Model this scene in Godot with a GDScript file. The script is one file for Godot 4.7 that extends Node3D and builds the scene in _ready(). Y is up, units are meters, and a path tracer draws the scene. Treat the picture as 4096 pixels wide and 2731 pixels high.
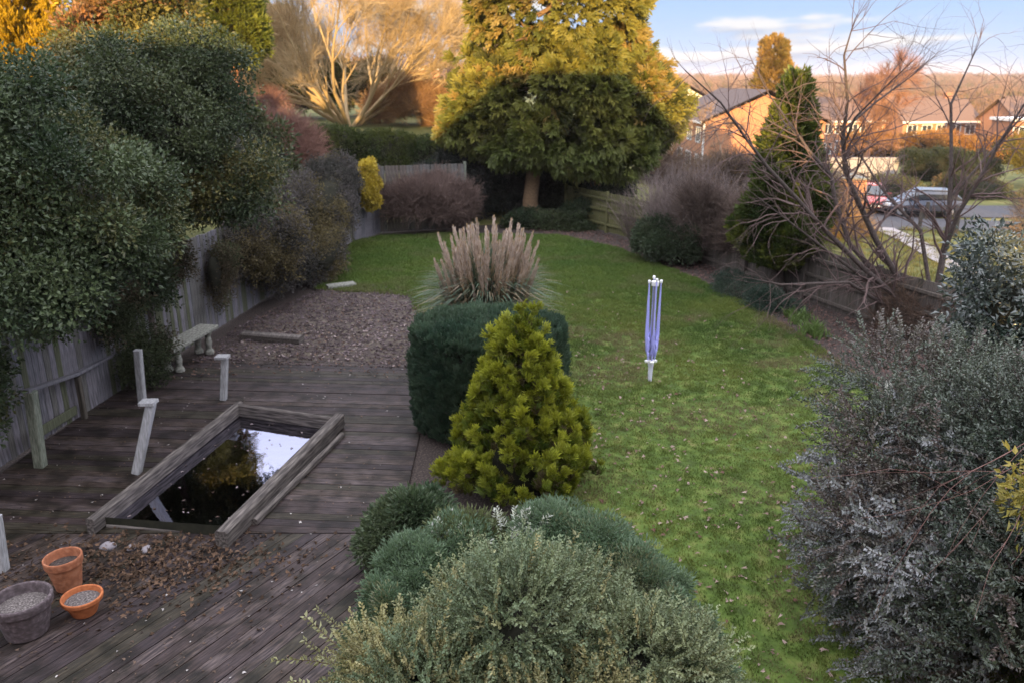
extends Node3D

# ------------------------------------------------------------------ mesh buffer
class MB:
	var v := PackedVector3Array()
	var n := PackedVector3Array()
	var c := PackedColorArray()
	var i := PackedInt32Array()
	var col := Color(1, 1, 1)
	func quadn(a: Vector3, b: Vector3, cc: Vector3, d: Vector3, nrm: Vector3) -> void:
		var s := v.size()
		for p in [a, b, cc, d]:
			v.append(p)
			n.append(nrm)
			c.append(col)
		if (b - a).cross(cc - a).dot(nrm) > 0.0:
			for k in [0, 2, 1, 0, 3, 2]: i.append(s + k)
		else:
			for k in [0, 1, 2, 0, 2, 3]: i.append(s + k)
	func tri(a: Vector3, b: Vector3, d: Vector3, nrm = null) -> void:
		var s := v.size()
		var f := (d - a).cross(b - a).normalized()
		var flip := false
		if nrm != null:
			flip = f.dot(nrm) < 0.0
			f = nrm
		v.append(a); v.append(b); v.append(d)
		for k in 3:
			n.append(f)
			c.append(col)
		i.append(s)
		i.append(s + (2 if flip else 1))
		i.append(s + (1 if flip else 2))
	func box(at: Vector3, size: Vector3, b := Basis()) -> void:
		var h := size / 2.0
		for ax in 3:
			for s in [-1.0, 1.0]:
				var nn := Vector3.ZERO
				nn[ax] = s
				var u := Vector3.ZERO
				var w := Vector3.ZERO
				u[(ax + 1) % 3] = h[(ax + 1) % 3]
				w[(ax + 2) % 3] = h[(ax + 2) % 3]
				var o := nn * h
				quadn(at + b * (o - u - w), at + b * (o + u - w), at + b * (o + u + w), at + b * (o - u + w), b * nn)
	# a bar with chamfered edges from p0 to p1
	func bar(p0: Vector3, p1: Vector3, w: float, h: float, ch := 0.008, up := Vector3.UP) -> void:
		var z := (p1 - p0).normalized()
		if absf(z.dot(up)) > 0.95: up = Vector3(0, 0, 1) if absf(z.z) < 0.9 else Vector3(1, 0, 0)
		var x := up.cross(z).normalized()
		var y := z.cross(x)
		var a := w / 2.0
		var b := h / 2.0
		var ring := [Vector2(a - ch, b), Vector2(a, b - ch), Vector2(a, -b + ch), Vector2(a - ch, -b), Vector2(-a + ch, -b), Vector2(-a, -b + ch), Vector2(-a, b - ch), Vector2(-a + ch, b)]
		for k in 8:
			var r0: Vector2 = ring[k]
			var r1: Vector2 = ring[(k + 1) % 8]
			var m := (r0 + r1) / 2.0
			var e := r1 - r0
			var nn2 := Vector2(-e.y, e.x).normalized()
			if nn2.dot(m) < 0: nn2 = -nn2
			quadn(p0 + x * r0.x + y * r0.y, p0 + x * r1.x + y * r1.y, p1 + x * r1.x + y * r1.y, p1 + x * r0.x + y * r0.y, x * nn2.x + y * nn2.y)
		for k in range(1, 7):
			tri(p1 + x * ring[0].x + y * ring[0].y, p1 + x * ring[k].x + y * ring[k].y, p1 + x * ring[k + 1].x + y * ring[k + 1].y, z)
			tri(p0 + x * ring[0].x + y * ring[0].y, p0 + x * ring[k].x + y * ring[k].y, p0 + x * ring[k + 1].x + y * ring[k + 1].y, -z)
	# a smooth tube along points
	func tube(pts: Array, radii: Array, sides := 6, cap := true) -> void:
		var s := v.size()
		var m := pts.size()
		var x := Vector3.RIGHT
		for k in m:
			var z: Vector3 = (pts[mini(k + 1, m - 1)] - pts[maxi(k - 1, 0)]).normalized()
			x = (x - z * x.dot(z))
			if x.length() < 0.05: x = z.cross(Vector3(0.3, 0.5, 0.8))
			x = x.normalized()
			var y := z.cross(x)
			for j in sides:
				var a := TAU * j / sides
				var d := x * cos(a) + y * sin(a)
				v.append(pts[k] + d * radii[k])
				n.append(d)
				c.append(col)
		for k in m - 1:
			for j in sides:
				var a := s + k * sides + j
				var b := s + k * sides + (j + 1) % sides
				i.append(a); i.append(a + sides); i.append(b)
				i.append(b); i.append(a + sides); i.append(b + sides)
		if cap:
			for e in [0, m - 1]:
				var o := v.size()
				var z2: Vector3 = (pts[1] - pts[0]).normalized() * -1.0 if e == 0 else (pts[m - 1] - pts[m - 2]).normalized()
				for j in sides:
					v.append(v[s + e * sides + j]); n.append(z2); c.append(col)
				for j in range(1, sides - 1):
					i.append(o)
					if e == 0:
						i.append(o + j); i.append(o + j + 1)
					else:
						i.append(o + j + 1); i.append(o + j)
	func lathe(prof: Array, sides := 28, at := Vector3.ZERO, b := Basis()) -> void:
		for k in prof.size() - 1:
			var p: Vector2 = prof[k]
			var q: Vector2 = prof[k + 1]
			var t := (q - p).normalized()
			var nn := Vector2(t.y, -t.x)
			var s := v.size()
			for j in sides + 1:
				var a := TAU * j / sides
				var d := Vector3(cos(a), 0, sin(a))
				v.append(at + b * (d * p.x + Vector3.UP * p.y)); v.append(at + b * (d * q.x + Vector3.UP * q.y))
				for u in 2:
					n.append(b * (d * nn.x + Vector3.UP * nn.y).normalized()); c.append(col)
			for j in sides:
				var o := s + j * 2
				for u in [0, 2, 1, 1, 2, 3]: i.append(o + u)
	# closed loft through rings of equal length
	func loft(rings: Array, closed_ends := true) -> void:
		var m: int = rings[0].size()
		for k in rings.size() - 1:
			var mid := Vector3.ZERO
			for p in rings[k]: mid += p / m
			for j in m:
				var a: Vector3 = rings[k][j]
				var b: Vector3 = rings[k][(j + 1) % m]
				var d: Vector3 = rings[k + 1][(j + 1) % m]
				var e: Vector3 = rings[k + 1][j]
				var nn := (b - a).cross(e - a)
				if nn.length() < 1e-9: nn = (d - a).cross(e - a)
				nn = nn.normalized()
				if nn.dot((a + b) / 2.0 - mid) < 0: nn = -nn
				quadn(a, b, d, e, nn)
		if closed_ends:
			for k in [0, rings.size() - 1]:
				var mid2 := Vector3.ZERO
				for p in rings[k]: mid2 += p / m
				var out: Vector3 = mid2 - rings[1 if k == 0 else k - 1][0]
				for j in m: tri(mid2, rings[k][j], rings[k][(j + 1) % m], (rings[k][1] - mid2).cross(rings[k][2] - mid2).normalized() * (1.0 if (rings[k][1] - mid2).cross(rings[k][2] - mid2).dot(out) > 0 else -1.0))
	# a leaf folded along its rib
	func leaf(p: Vector3, dir: Vector3, side: Vector3, length: float, w: float, fold := 0.25) -> void:
		var up := side.cross(dir).normalized()
		var t := p + dir * length - up * length * 0.12
		var l := p + dir * length * 0.45 - side * w * 0.5 + up * w * fold
		var r := p + dir * length * 0.45 + side * w * 0.5 + up * w * fold
		tri(p, l, t)
		tri(p, t, r)
	func mesh() -> ArrayMesh:
		var a := []
		a.resize(Mesh.ARRAY_MAX)
		a[Mesh.ARRAY_VERTEX] = v
		a[Mesh.ARRAY_NORMAL] = n
		a[Mesh.ARRAY_COLOR] = c
		a[Mesh.ARRAY_INDEX] = i
		var m := ArrayMesh.new()
		m.add_surface_from_arrays(Mesh.PRIMITIVE_TRIANGLES, a)
		return m

var R := RandomNumberGenerator.new()
var N1 := FastNoiseLite.new()
var used := {}

# ------------------------------------------------------------------ naming helpers
func numbered(called: String) -> String:
	if not used.has(called):
		used[called] = 0
		return called
	used[called] += 1
	return "%s_%03d" % [called, used[called]]

func thing(called: String, label: String, category: String, at := Vector3.ZERO, turn := 0.0, group := "") -> Node3D:
	var o := Node3D.new()
	o.name = numbered(called)
	add_child(o)
	o.position = at
	o.rotation.y = turn
	o.set_meta("label", label)
	o.set_meta("category", category)
	if group: o.set_meta("group", group)
	return o

func part(called: String, m: Mesh, mat: Material, parent: Node, xf := Transform3D()) -> MeshInstance3D:
	var o := MeshInstance3D.new()
	o.name = called
	o.mesh = m
	o.material_override = mat
	o.transform = xf
	parent.add_child(o, true)
	return o

func structure(called: String, m: Mesh, mat: Material) -> MeshInstance3D:
	var o := part(numbered(called), m, mat, self)
	o.set_meta("kind", "structure")
	return o

func many(called: String, m: Mesh, mat: Material, xf: Array, cols: Array, parent: Node) -> MultiMeshInstance3D:
	var mm := MultiMesh.new()
	mm.transform_format = MultiMesh.TRANSFORM_3D
	mm.use_colors = true
	mm.mesh = m
	mm.instance_count = xf.size()
	for k in xf.size():
		mm.set_instance_transform(k, xf[k])
		mm.set_instance_color(k, cols[k])
	var o := MultiMeshInstance3D.new()
	o.name = called if parent != self else numbered(called)
	o.multimesh = mm
	o.material_override = mat
	parent.add_child(o, true)
	o.set_meta("kind", "stuff")
	return o

func rnd(a: float, b: float) -> float: return R.randf_range(a, b)
func rdir() -> Vector3:
	var z := rnd(-1, 1)
	var a := rnd(0, TAU)
	var s := sqrt(1 - z * z)
	return Vector3(s * cos(a), z, s * sin(a))
func lin(r: float, g: float, b: float) -> Color: return Color(r, g, b).linear_to_srgb()
func mixc(a: Color, b: Color, t: float) -> Color: return a.lerp(b, clampf(t, 0, 1))
func toward(y: Vector3, spin: float, s: float, at: Vector3) -> Transform3D:
	y = y.normalized()
	var x := y.cross(Vector3(0.31, 0.2, 0.93)).normalized()
	var z := x.cross(y)
	return Transform3D(Basis(x * s, y * s, z * s) * Basis(Vector3.UP, spin), at)

# ------------------------------------------------------------------ materials
func noise_tex(stops: Array, freq: float, oct := 4, seed_ := 1, size := 512, kind := FastNoiseLite.TYPE_SIMPLEX_SMOOTH) -> NoiseTexture2D:
	var f := FastNoiseLite.new()
	f.noise_type = kind
	f.seed = seed_
	f.frequency = freq
	f.fractal_octaves = oct
	f.fractal_type = FastNoiseLite.FRACTAL_FBM
	var t := NoiseTexture2D.new()
	t.width = size
	t.height = size
	t.seamless = true
	t.noise = f
	var g := Gradient.new()
	var off := PackedFloat32Array()
	var cc := PackedColorArray()
	for s in stops:
		off.append(s[0])
		cc.append(lin(s[1], s[2], s[3]))
	g.offsets = off
	g.colors = cc
	t.color_ramp = g
	return t

func tri_mat(tex: Texture2D, scale: Vector3, rough := 0.85, world := false, bump: Texture2D = null, depth := 0.0) -> StandardMaterial3D:
	var m := StandardMaterial3D.new()
	m.albedo_texture = tex
	m.uv1_triplanar = true
	m.uv1_world_triplanar = world
	m.uv1_scale = scale
	m.roughness = rough
	m.metallic_specular = 0.35
	if bump:
		m.heightmap_enabled = true
		m.heightmap_texture = bump
		m.heightmap_scale = depth
	return m

func flat_mat(c: Color, rough := 0.7, metal := 0.0, spec := 0.5) -> StandardMaterial3D:
	var m := StandardMaterial3D.new()
	m.albedo_color = c
	m.roughness = rough
	m.metallic = metal
	m.metallic_specular = spec
	return m

func leaf_mat(rough := 0.55, back := 0.5, spec := 0.4) -> StandardMaterial3D:
	var m := StandardMaterial3D.new()
	m.vertex_color_use_as_albedo = true
	m.roughness = rough
	m.metallic_specular = spec
	m.cull_mode = BaseMaterial3D.CULL_DISABLED
	if back > 0:
		m.backlight_enabled = true
		m.backlight = lin(back, back, back * 0.8)
	return m

# ------------------------------------------------------------------ foliage pieces
func clump_ball(n: int, rad: float, length: float, w: float, up := 0.4, vary := 0.35) -> ArrayMesh:
	var mb := MB.new()
	for k in n:
		var d := rdir()
		var p := d * rad * pow(R.randf(), 0.5)
		var dir := (d + Vector3.UP * up + rdir() * 0.5).normalized()
		var side := dir.cross(rdir()).normalized()
		var t := 1.0 + rnd(-vary, vary)
		mb.col = Color(t, t, t * rnd(0.85, 1.1))
		mb.leaf(p, dir, side, length * rnd(0.7, 1.2), w * rnd(0.8, 1.2))
	return mb.mesh()

func clump_spray(n: int, length: float, ll: float, lw: float, droop := 0.3, stem := 0.003, stem_c := Color(0.5, 0.35, 0.25)) -> ArrayMesh:
	var mb := MB.new()
	var pts := []
	var rr := []
	for k in 6:
		var t := k / 5.0
		pts.append(Vector3(0, length * t * (1.0 - 0.25 * droop * t), droop * length * t * t * 0.8))
		rr.append(stem * (1.0 - 0.7 * t))
	mb.col = stem_c
	mb.tube(pts, rr, 3, false)
	for k in n:
		var t := (k + 0.6) / n
		var q := t * 5.0
		var a: Vector3 = pts[mini(int(q), 4)]
		var b: Vector3 = pts[mini(int(q) + 1, 5)]
		var p := a.lerp(b, q - int(q))
		var ax := (b - a).normalized()
		var s := 1.0 if k % 2 else -1.0
		var side := ax.cross(Vector3(0, 0, 1).rotated(ax, rnd(-0.7, 0.7))).normalized()
		var dir := (side * s + ax * 0.7 + rdir() * 0.35).normalized()
		var tint := rnd(0.65, 1.35)
		mb.col = Color(tint, tint, tint * rnd(0.8, 1.1))
		mb.leaf(p, dir, dir.cross(rdir()).normalized(), ll * rnd(0.75, 1.2) * (1.1 - 0.3 * t), lw)
	return mb.mesh()

func clump_fan(blades: int, length: float, spread: float, w: float, layers := 2, droop := 0.0) -> ArrayMesh:
	var mb := MB.new()
	for l in layers:
		var bas := Basis(Vector3.UP, TAU * l / layers / 1.7 + rnd(-0.3, 0.3)) * Basis(Vector3.RIGHT, rnd(-0.3, 0.3))
		for k in blades:
			var a := lerpf(-spread, spread, (k + 0.5) / blades) + rnd(-0.1, 0.1)
			var dir := Vector3(sin(a), cos(a), rnd(-0.15, 0.15)).normalized()
			var len2 := length * rnd(0.7, 1.05) * (1.0 - 0.25 * absf(a) / maxf(spread, 0.01))
			var p0 := Vector3(sin(a) * 0.1 * length, rnd(0.0, 0.12) * length, 0)
			var tint := rnd(0.75, 1.15)
			mb.col = Color(tint, tint, tint)
			for j in 3:
				var b := p0 + dir * len2 * j / 3.0 + Vector3(0, 0, 1) * droop * length * pow(j / 3.0, 2)
				var d2 := (dir + Vector3(rnd(-0.5, 0.5), 0.2, rnd(-0.3, 0.3) + droop)).normalized()
				mb.col = Color(tint, tint, tint) * lerpf(0.8, 1.25, j / 2.0)
				mb.leaf(bas * b, bas * d2, bas * d2.cross(Vector3(0.1, 0.2, 1)).normalized(), len2 * 0.48, w)
	return mb.mesh()

func clump_twig(n: int, length: float, rad: float, spread := 0.7) -> ArrayMesh:
	var mb := MB.new()
	for k in n:
		var dir := (Vector3.UP + rdir() * spread).normalized()
		var p := rdir() * 0.05 * length
		var bend := rdir() * 0.25
		var l := length * rnd(0.6, 1.1)
		var t := rnd(0.7, 1.25)
		mb.col = Color(t, t, t)
		var pts := [p, p + dir * l * 0.5 + bend * l * 0.12, p + (dir + bend * 0.4) * l]
		mb.tube(pts, [rad, rad * 0.7, rad * 0.25], 3, false)
		for j in 3:
			var q: Vector3 = pts[1].lerp(pts[2], rnd(-0.5, 0.7))
			var d2 := (dir + rdir() * 0.8).normalized()
			mb.tube([q, q + d2 * l * rnd(0.2, 0.4)], [rad * 0.55, rad * 0.2], 3, false)
	return mb.mesh()

func clump_grass(n: int, h: float, w: float, spread: float) -> ArrayMesh:
	var mb := MB.new()
	for k in n:
		var a := rnd(0, TAU)
		var p := Vector3(cos(a), 0, sin(a)) * spread * sqrt(R.randf())
		var lean := Vector3(rnd(-0.6, 0.6), 0, rnd(-0.6, 0.6))
		var hh := h * rnd(0.6, 1.2)
		var s := Vector3(cos(a * 3.0), 0, sin(a * 3.0)) * w * 0.5
		var t := rnd(0.7, 1.3)
		mb.col = Color(t, t, t * 0.9)
		var m := p + Vector3.UP * hh * 0.6 + lean * hh * 0.3
		mb.tri(p - s, m - s * 0.8, p + s)
		mb.tri(p + s, m - s * 0.8, m + s * 0.8)
		mb.tri(m - s * 0.8, p + Vector3.UP * hh * 0.9 + lean * hh, m + s * 0.8)
	return mb.mesh()

# points over a union of ellipsoids: returns [transforms, positions, depth]
func crown(lobes: Array, count: int, inner: float, smin: float, smax: float, up := 0.3, gap := -2.0, gapf := 0.6, low := -1.0, noisy := 0.18) -> Array:
	var xf := []
	var ps := []
	var total := 0.0
	var w := []
	for l in lobes:
		var r: Vector3 = l[1]
		total += r.x * r.y + r.y * r.z + r.x * r.z
		w.append(total)
	var tries := 0
	while xf.size() < count and tries < count * 6:
		tries += 1
		var t := rnd(0, total)
		var k := 0
		while w[k] < t: k += 1
		var c: Vector3 = lobes[k][0]
		var r: Vector3 = lobes[k][1]
		var d := rdir()
		if d.y < low: continue
		var q := lerpf(inner, 1.0, sqrt(R.randf()))
		q *= 1.0 + noisy * N1.get_noise_3dv((c + d * 3.0) * 18.0)
		var p := c + d * r * q
		var hidden := false
		for j in lobes.size():
			if j != k and ((p - lobes[j][0]) / lobes[j][1]).length() < inner * 0.85:
				hidden = true
				break
		if hidden: continue
		if gap > -1.5 and N1.get_noise_3dv(p * gapf * 30.0) < gap: continue
		var nn := (d / r).normalized()
		xf.append(toward(nn + Vector3.UP * up + rdir() * 0.35, rnd(0, TAU), rnd(smin, smax), p))
		ps.append(p)
	return [xf, ps]

# breaks smooth ellipsoids up into smaller lumps that stick out of them
func lumpy(lobes: Array, n: int, size := 0.42, out := 0.9) -> Array:
	var r := lobes.duplicate()
	for l in lobes:
		for k in n:
			var d := rdir()
			if d.y < -0.75: continue
			var s := size * rnd(0.6, 1.25)
			r.append([l[0] + d * l[1] * out * rnd(0.8, 1.1), l[1] * s * Vector3(rnd(0.75, 1.2), rnd(0.75, 1.2), rnd(0.75, 1.2))])
		l[1] *= 0.88
	return r

func tints(ps: Array, a: Color, b: Color, f := 1.0, vary := 0.2, third = null, third_at := 0.35) -> Array:
	var out := []
	for p in ps:
		var t := N1.get_noise_3dv(p * 25.0 * f) * 1.1 + 0.5 + rnd(-0.3, 0.3)
		var c := mixc(a, b, t)
		if third != null and N1.get_noise_3dv(p * 16.0 * f + Vector3(50, 9, 70)) > third_at - rnd(0, 0.3): c = mixc(c, third, rnd(0.5, 1.0))
		out.append(c * rnd(1 - vary, 1 + vary))
	return out

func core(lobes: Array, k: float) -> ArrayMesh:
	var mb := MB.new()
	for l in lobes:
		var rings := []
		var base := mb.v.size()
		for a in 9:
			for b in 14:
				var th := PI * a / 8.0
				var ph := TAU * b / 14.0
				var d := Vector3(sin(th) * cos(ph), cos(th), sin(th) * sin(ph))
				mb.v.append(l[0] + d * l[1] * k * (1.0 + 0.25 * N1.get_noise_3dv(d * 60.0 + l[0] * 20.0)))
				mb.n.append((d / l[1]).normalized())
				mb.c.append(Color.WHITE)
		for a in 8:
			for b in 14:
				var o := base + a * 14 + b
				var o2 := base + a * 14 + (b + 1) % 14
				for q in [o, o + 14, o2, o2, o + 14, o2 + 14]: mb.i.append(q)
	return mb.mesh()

# recursive bare branch; writes into mb, collects tips
func branch(mb: MB, p: Vector3, dir: Vector3, length: float, r0: float, depth: int, o: Dictionary, tips: Array) -> void:
	var segs := 3 if depth > 0 else 2
	var pts := [p]
	var rr := [r0]
	var d := dir
	for k in segs:
		d = (d + rdir() * o.wander + Vector3.UP * o.up).normalized()
		pts.append(pts[k] + d * length / segs)
		rr.append(lerpf(r0, r0 * o.taper, (k + 1.0) / segs))
	mb.tube(pts, rr, 6 if r0 > 0.04 else (4 if r0 > 0.012 else 3), false)
	if depth == 0:
		tips.append([pts[segs], d])
		return
	var kids: int = o.kids + (R.randi() % 2)
	for k in kids:
		var t := 1.0 if k == 0 else rnd(0.3, 0.95)
		var q := t * segs
		var qi := mini(int(q), segs - 1)
		var at: Vector3 = pts[qi].lerp(pts[qi + 1], q - qi)
		var nd: Vector3 = (d + rdir() * o.spread * (0.4 if k == 0 else 1.0)).normalized()
		var nr: float = lerpf(r0, r0 * o.taper, t) * (0.9 if k == 0 else rnd(0.5, 0.75))
		branch(mb, at, nd, length * rnd(0.6, 0.85), nr, depth - 1, o, tips)

# ------------------------------------------------------------------ terrain
func step(pts: Array, d: float) -> float:
	if d <= pts[0].x: return pts[0].y
	for k in pts.size() - 1:
		if d <= pts[k + 1].x:
			var t: float = (d - pts[k].x) / (pts[k + 1].x - pts[k].x)
			return lerpf(pts[k].y, pts[k + 1].y, t * t * (3 - 2 * t))
	return pts[-1].y

var land_l := [Vector2(28, 0), Vector2(38, 1.0), Vector2(46, 2.6), Vector2(80, 3.4), Vector2(160, 3.8), Vector2(400, 4.5), Vector2(900, 5), Vector2(1500, 9), Vector2(2400, 12)]
var land_r := [Vector2(0, -0.8), Vector2(18, -1.1), Vector2(32, -1.7), Vector2(44, -2.3), Vector2(66, -2.3), Vector2(110, -5), Vector2(220, -9), Vector2(500, -8), Vector2(900, -3), Vector2(1500, 6), Vector2(2400, 10)]
func land(x: float, z: float) -> float:
	var d := -z
	var x0 := clampf(8.8 - (d - 13.4) * 0.387, 4.7, 11.0)
	if d > 28: x0 = 4.7 - (d - 28) * 0.03
	var x1 := x0 + 9.0 + maxf(0, d - 28) * 0.12
	var t := clampf((x - x0) / (x1 - x0), 0, 1)
	t = t * t * (3 - 2 * t)
	var h := lerpf(step(land_l, d), step(land_r, d), t)
	if d > 150: h += N1.get_noise_2d(x * 0.15, z * 0.15) * minf(5.0, (d - 150) * 0.008)
	return h - 0.06

func at_land(x: float, z: float) -> Vector3: return Vector3(x, land(x, z), z)

func patch(poly: PackedVector2Array, y: float, cell: float, bump: float) -> ArrayMesh:
	var mb := MB.new()
	var lo := poly[0]
	var hi := poly[0]
	for p in poly:
		lo = lo.min(p)
		hi = hi.max(p)
	var a := lo.x
	while a < hi.x:
		var b := lo.y
		while b < hi.y:
			var sq := PackedVector2Array([Vector2(a, b), Vector2(a + cell, b), Vector2(a + cell, b + cell), Vector2(a, b + cell)])
			for g in Geometry2D.intersect_polygons(sq, poly):
				var q := []
				for p in g: q.append(Vector3(p.x, y + bump * N1.get_noise_2d(p.x * 40, p.y * 40), p.y))
				for k in range(1, q.size() - 1): mb.tri(q[0], q[k], q[k + 1], Vector3.UP)
			b += cell
		a += cell
	return mb.mesh()

func strip(line: Array, w: float, lift: float) -> ArrayMesh:
	var mb := MB.new()
	for k in line.size() - 1:
		var a: Vector2 = line[k]
		var b: Vector2 = line[k + 1]
		var steps := int(ceil(a.distance_to(b) / 1.5))
		var da: Vector2 = (line[k + 1] - line[maxi(k - 1, 0)]).normalized().orthogonal()
		var db: Vector2 = (line[mini(k + 2, line.size() - 1)] - line[k]).normalized().orthogonal()
		for s in steps:
			var t0 := float(s) / steps
			var t1 := float(s + 1) / steps
			var p := a.lerp(b, t0)
			var q := a.lerp(b, t1)
			var n0 := da.lerp(db, t0) * w / 2.0
			var n1 := da.lerp(db, t1) * w / 2.0
			var f := func(v: Vector2) -> Vector3: return at_land(v.x, v.y) + Vector3.UP * lift
			mb.quadn(f.call(p - n0), f.call(p + n0), f.call(q + n1), f.call(q - n1), Vector3.UP)
	return mb.mesh()

func scatter(poly: PackedVector2Array, n: int, y := 0.0) -> Array:
	var lo := poly[0]
	var hi := poly[0]
	for p in poly:
		lo = lo.min(p)
		hi = hi.max(p)
	var out := []
	while out.size() < n:
		var p := Vector2(rnd(lo.x, hi.x), rnd(lo.y, hi.y))
		if Geometry2D.is_point_in_polygon(p, poly): out.append(Vector3(p.x, y, p.y))
	return out

# ------------------------------------------------------------------ builders
var WOOD := []
var DECK := []
var M := {}

func fence(o: Node3D, p0: Vector2, p1: Vector2, base: Callable, height: float, mats: Array, post_mat: Material, rail_side: float, bw := 0.118) -> void:
	var dir := (p1 - p0).normalized()
	var nrm := dir.orthogonal() * rail_side
	var length := p0.distance_to(p1)
	var mb := MB.new()
	mb.box(Vector3(0, height / 2.0, 0), Vector3(bw - 0.006, height, 0.016))
	var bm := mb.mesh()
	var count := int(length / bw)
	var yaw := -dir.angle()
	for k in count:
		var p := p0 + dir * (k + 0.5) * bw
		var y: float = base.call(p.x, p.y)
		var b := Basis(Vector3.UP, yaw + rnd(-0.05, 0.05)) * Basis(Vector3.FORWARD, rnd(-0.008, 0.008))
		part("board", bm, mats[R.randi() % mats.size()], o, Transform3D(b, Vector3(p.x, y + rnd(-0.015, 0.01), p.y)))
	var posts := int(length / 1.9) + 1
	for k in posts:
		var p := p0 + dir * (length * k / maxf(1, posts - 1)) + nrm * 0.062
		var y: float = base.call(p.x, p.y)
		var pm := MB.new()
		pm.bar(Vector3(0, -0.3, 0), Vector3(0, height + 0.06, 0), 0.095, 0.095, 0.01)
		part("post", pm.mesh(), post_mat, o, Transform3D(Basis(Vector3.UP, yaw), Vector3(p.x, y, p.y)))
		if k < posts - 1:
			var q := p0 + dir * (length * (k + 1) / (posts - 1)) + nrm * 0.062
			var y2: float = base.call(q.x, q.y)
			for h in [0.25, height * 0.55, height - 0.22]:
				var rm := MB.new()
				rm.bar(Vector3(p.x, y + h, p.y) + Vector3(dir.x, 0, dir.y) * 0.05, Vector3(q.x, y2 + h, q.y) - Vector3(dir.x, 0, dir.y) * 0.05, 0.05, 0.08, 0.01)
				part("rail", rm.mesh(), post_mat, o)

func window(o: Node3D, at: Vector3, w: float, h: float, turn := 0.0, bars := 1) -> void:
	var mb := MB.new()
	var t := 0.09
	mb.box(Vector3(0, h / 2 - t / 2, 0), Vector3(w, t, 0.1))
	mb.box(Vector3(0, -h / 2 + t / 2, 0), Vector3(w, t, 0.1))
	for s in [-1, 1]: mb.box(Vector3(s * (w / 2 - t / 2), 0, 0), Vector3(t, h - 2 * t, 0.098))
	for k in bars: mb.box(Vector3(lerpf(-w / 2, w / 2, (k + 1.0) / (bars + 1)), 0, 0), Vector3(0.07, h - 2 * t, 0.09))
	var f := part("window", mb.mesh(), M.white, o, Transform3D(Basis(Vector3.UP, turn), at))
	var g := MB.new()
	g.box(Vector3.ZERO, Vector3(w - t, h - t, 0.02))
	part("pane", g.mesh(), M.glass, f)

# gabled house with ridge along x ("x") or z ("z"), base centre at the node
func house(o: Node3D, w: float, l: float, eave: float, ridge: float, axis: String, wall: Material, roof: Material, hip := 0.0) -> void:
	var bas := Basis() if axis == "z" else Basis(Vector3.UP, PI / 2)
	# own frame: gables face +-z, ridge along z, width along x
	var mb := MB.new()
	var a := w / 2
	var c := l / 2
	var inr := ridge - 0.1
	for s in [-1.0, 1.0]:
		mb.quadn(Vector3(s * a, -1.5, -c), Vector3(s * a, -1.5, c), Vector3(s * a, eave, c), Vector3(s * a, eave, -c), Vector3(s, 0, 0))
		mb.quadn(Vector3(-a, -1.5, s * c), Vector3(a, -1.5, s * c), Vector3(a, eave, s * c), Vector3(-a, eave, s * c), Vector3(0, 0, s))
		if hip == 0.0: mb.tri(Vector3(-a, eave, s * c), Vector3(a, eave, s * c), Vector3(0, inr, s * c), Vector3(0, 0, s))
	var wn := part("wall", mb.mesh(), wall, o, Transform3D(bas, Vector3.ZERO))
	var rb := MB.new()
	var ov := 0.35
	var k := (ridge - eave) / a
	var ey := eave - ov * k + 0.12
	var A := a + ov
	var Cc := c + (0.3 if hip == 0.0 else ov)
	var rz := Cc - hip
	for s in [-1.0, 1.0]:
		var nn := Vector3(s * k, 1, 0).normalized()
		for lift in [0.0, 0.12]:
			var q := [Vector3(s * A, ey + lift, -Cc), Vector3(s * A, ey + lift, Cc), Vector3(0, ridge + 0.12 + lift, rz), Vector3(0, ridge + 0.12 + lift, -rz)]
			rb.quadn(q[0], q[1], q[2], q[3], nn if lift > 0 else -nn)
			if hip > 0.0:
				rb.tri(Vector3(-A, ey + lift, s * Cc), Vector3(A, ey + lift, s * Cc), Vector3(0, ridge + 0.12 + lift, s * rz), Vector3(0, hip, s * (ridge - eave)).normalized() * (1.0 if lift > 0 else -1.0))
	part("roof", rb.mesh(), roof, o, Transform3D(bas, Vector3.ZERO))
	for s in [-1.0, 1.0]:
		var fb := MB.new()
		fb.box(Vector3(s * (A + 0.02), ey + 0.05, 0), Vector3(0.05, 0.22, Cc * 2 + 0.04))
		part("fascia", fb.mesh(), M.white, o, Transform3D(bas, Vector3.ZERO))
		if hip > 0.0:
			var fb2 := MB.new()
			fb2.box(Vector3(0, ey + 0.05, s * (Cc + 0.02)), Vector3(A * 2 - 0.02, 0.22, 0.05))
			part("fascia", fb2.mesh(), M.white, o, Transform3D(bas, Vector3.ZERO))

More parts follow.
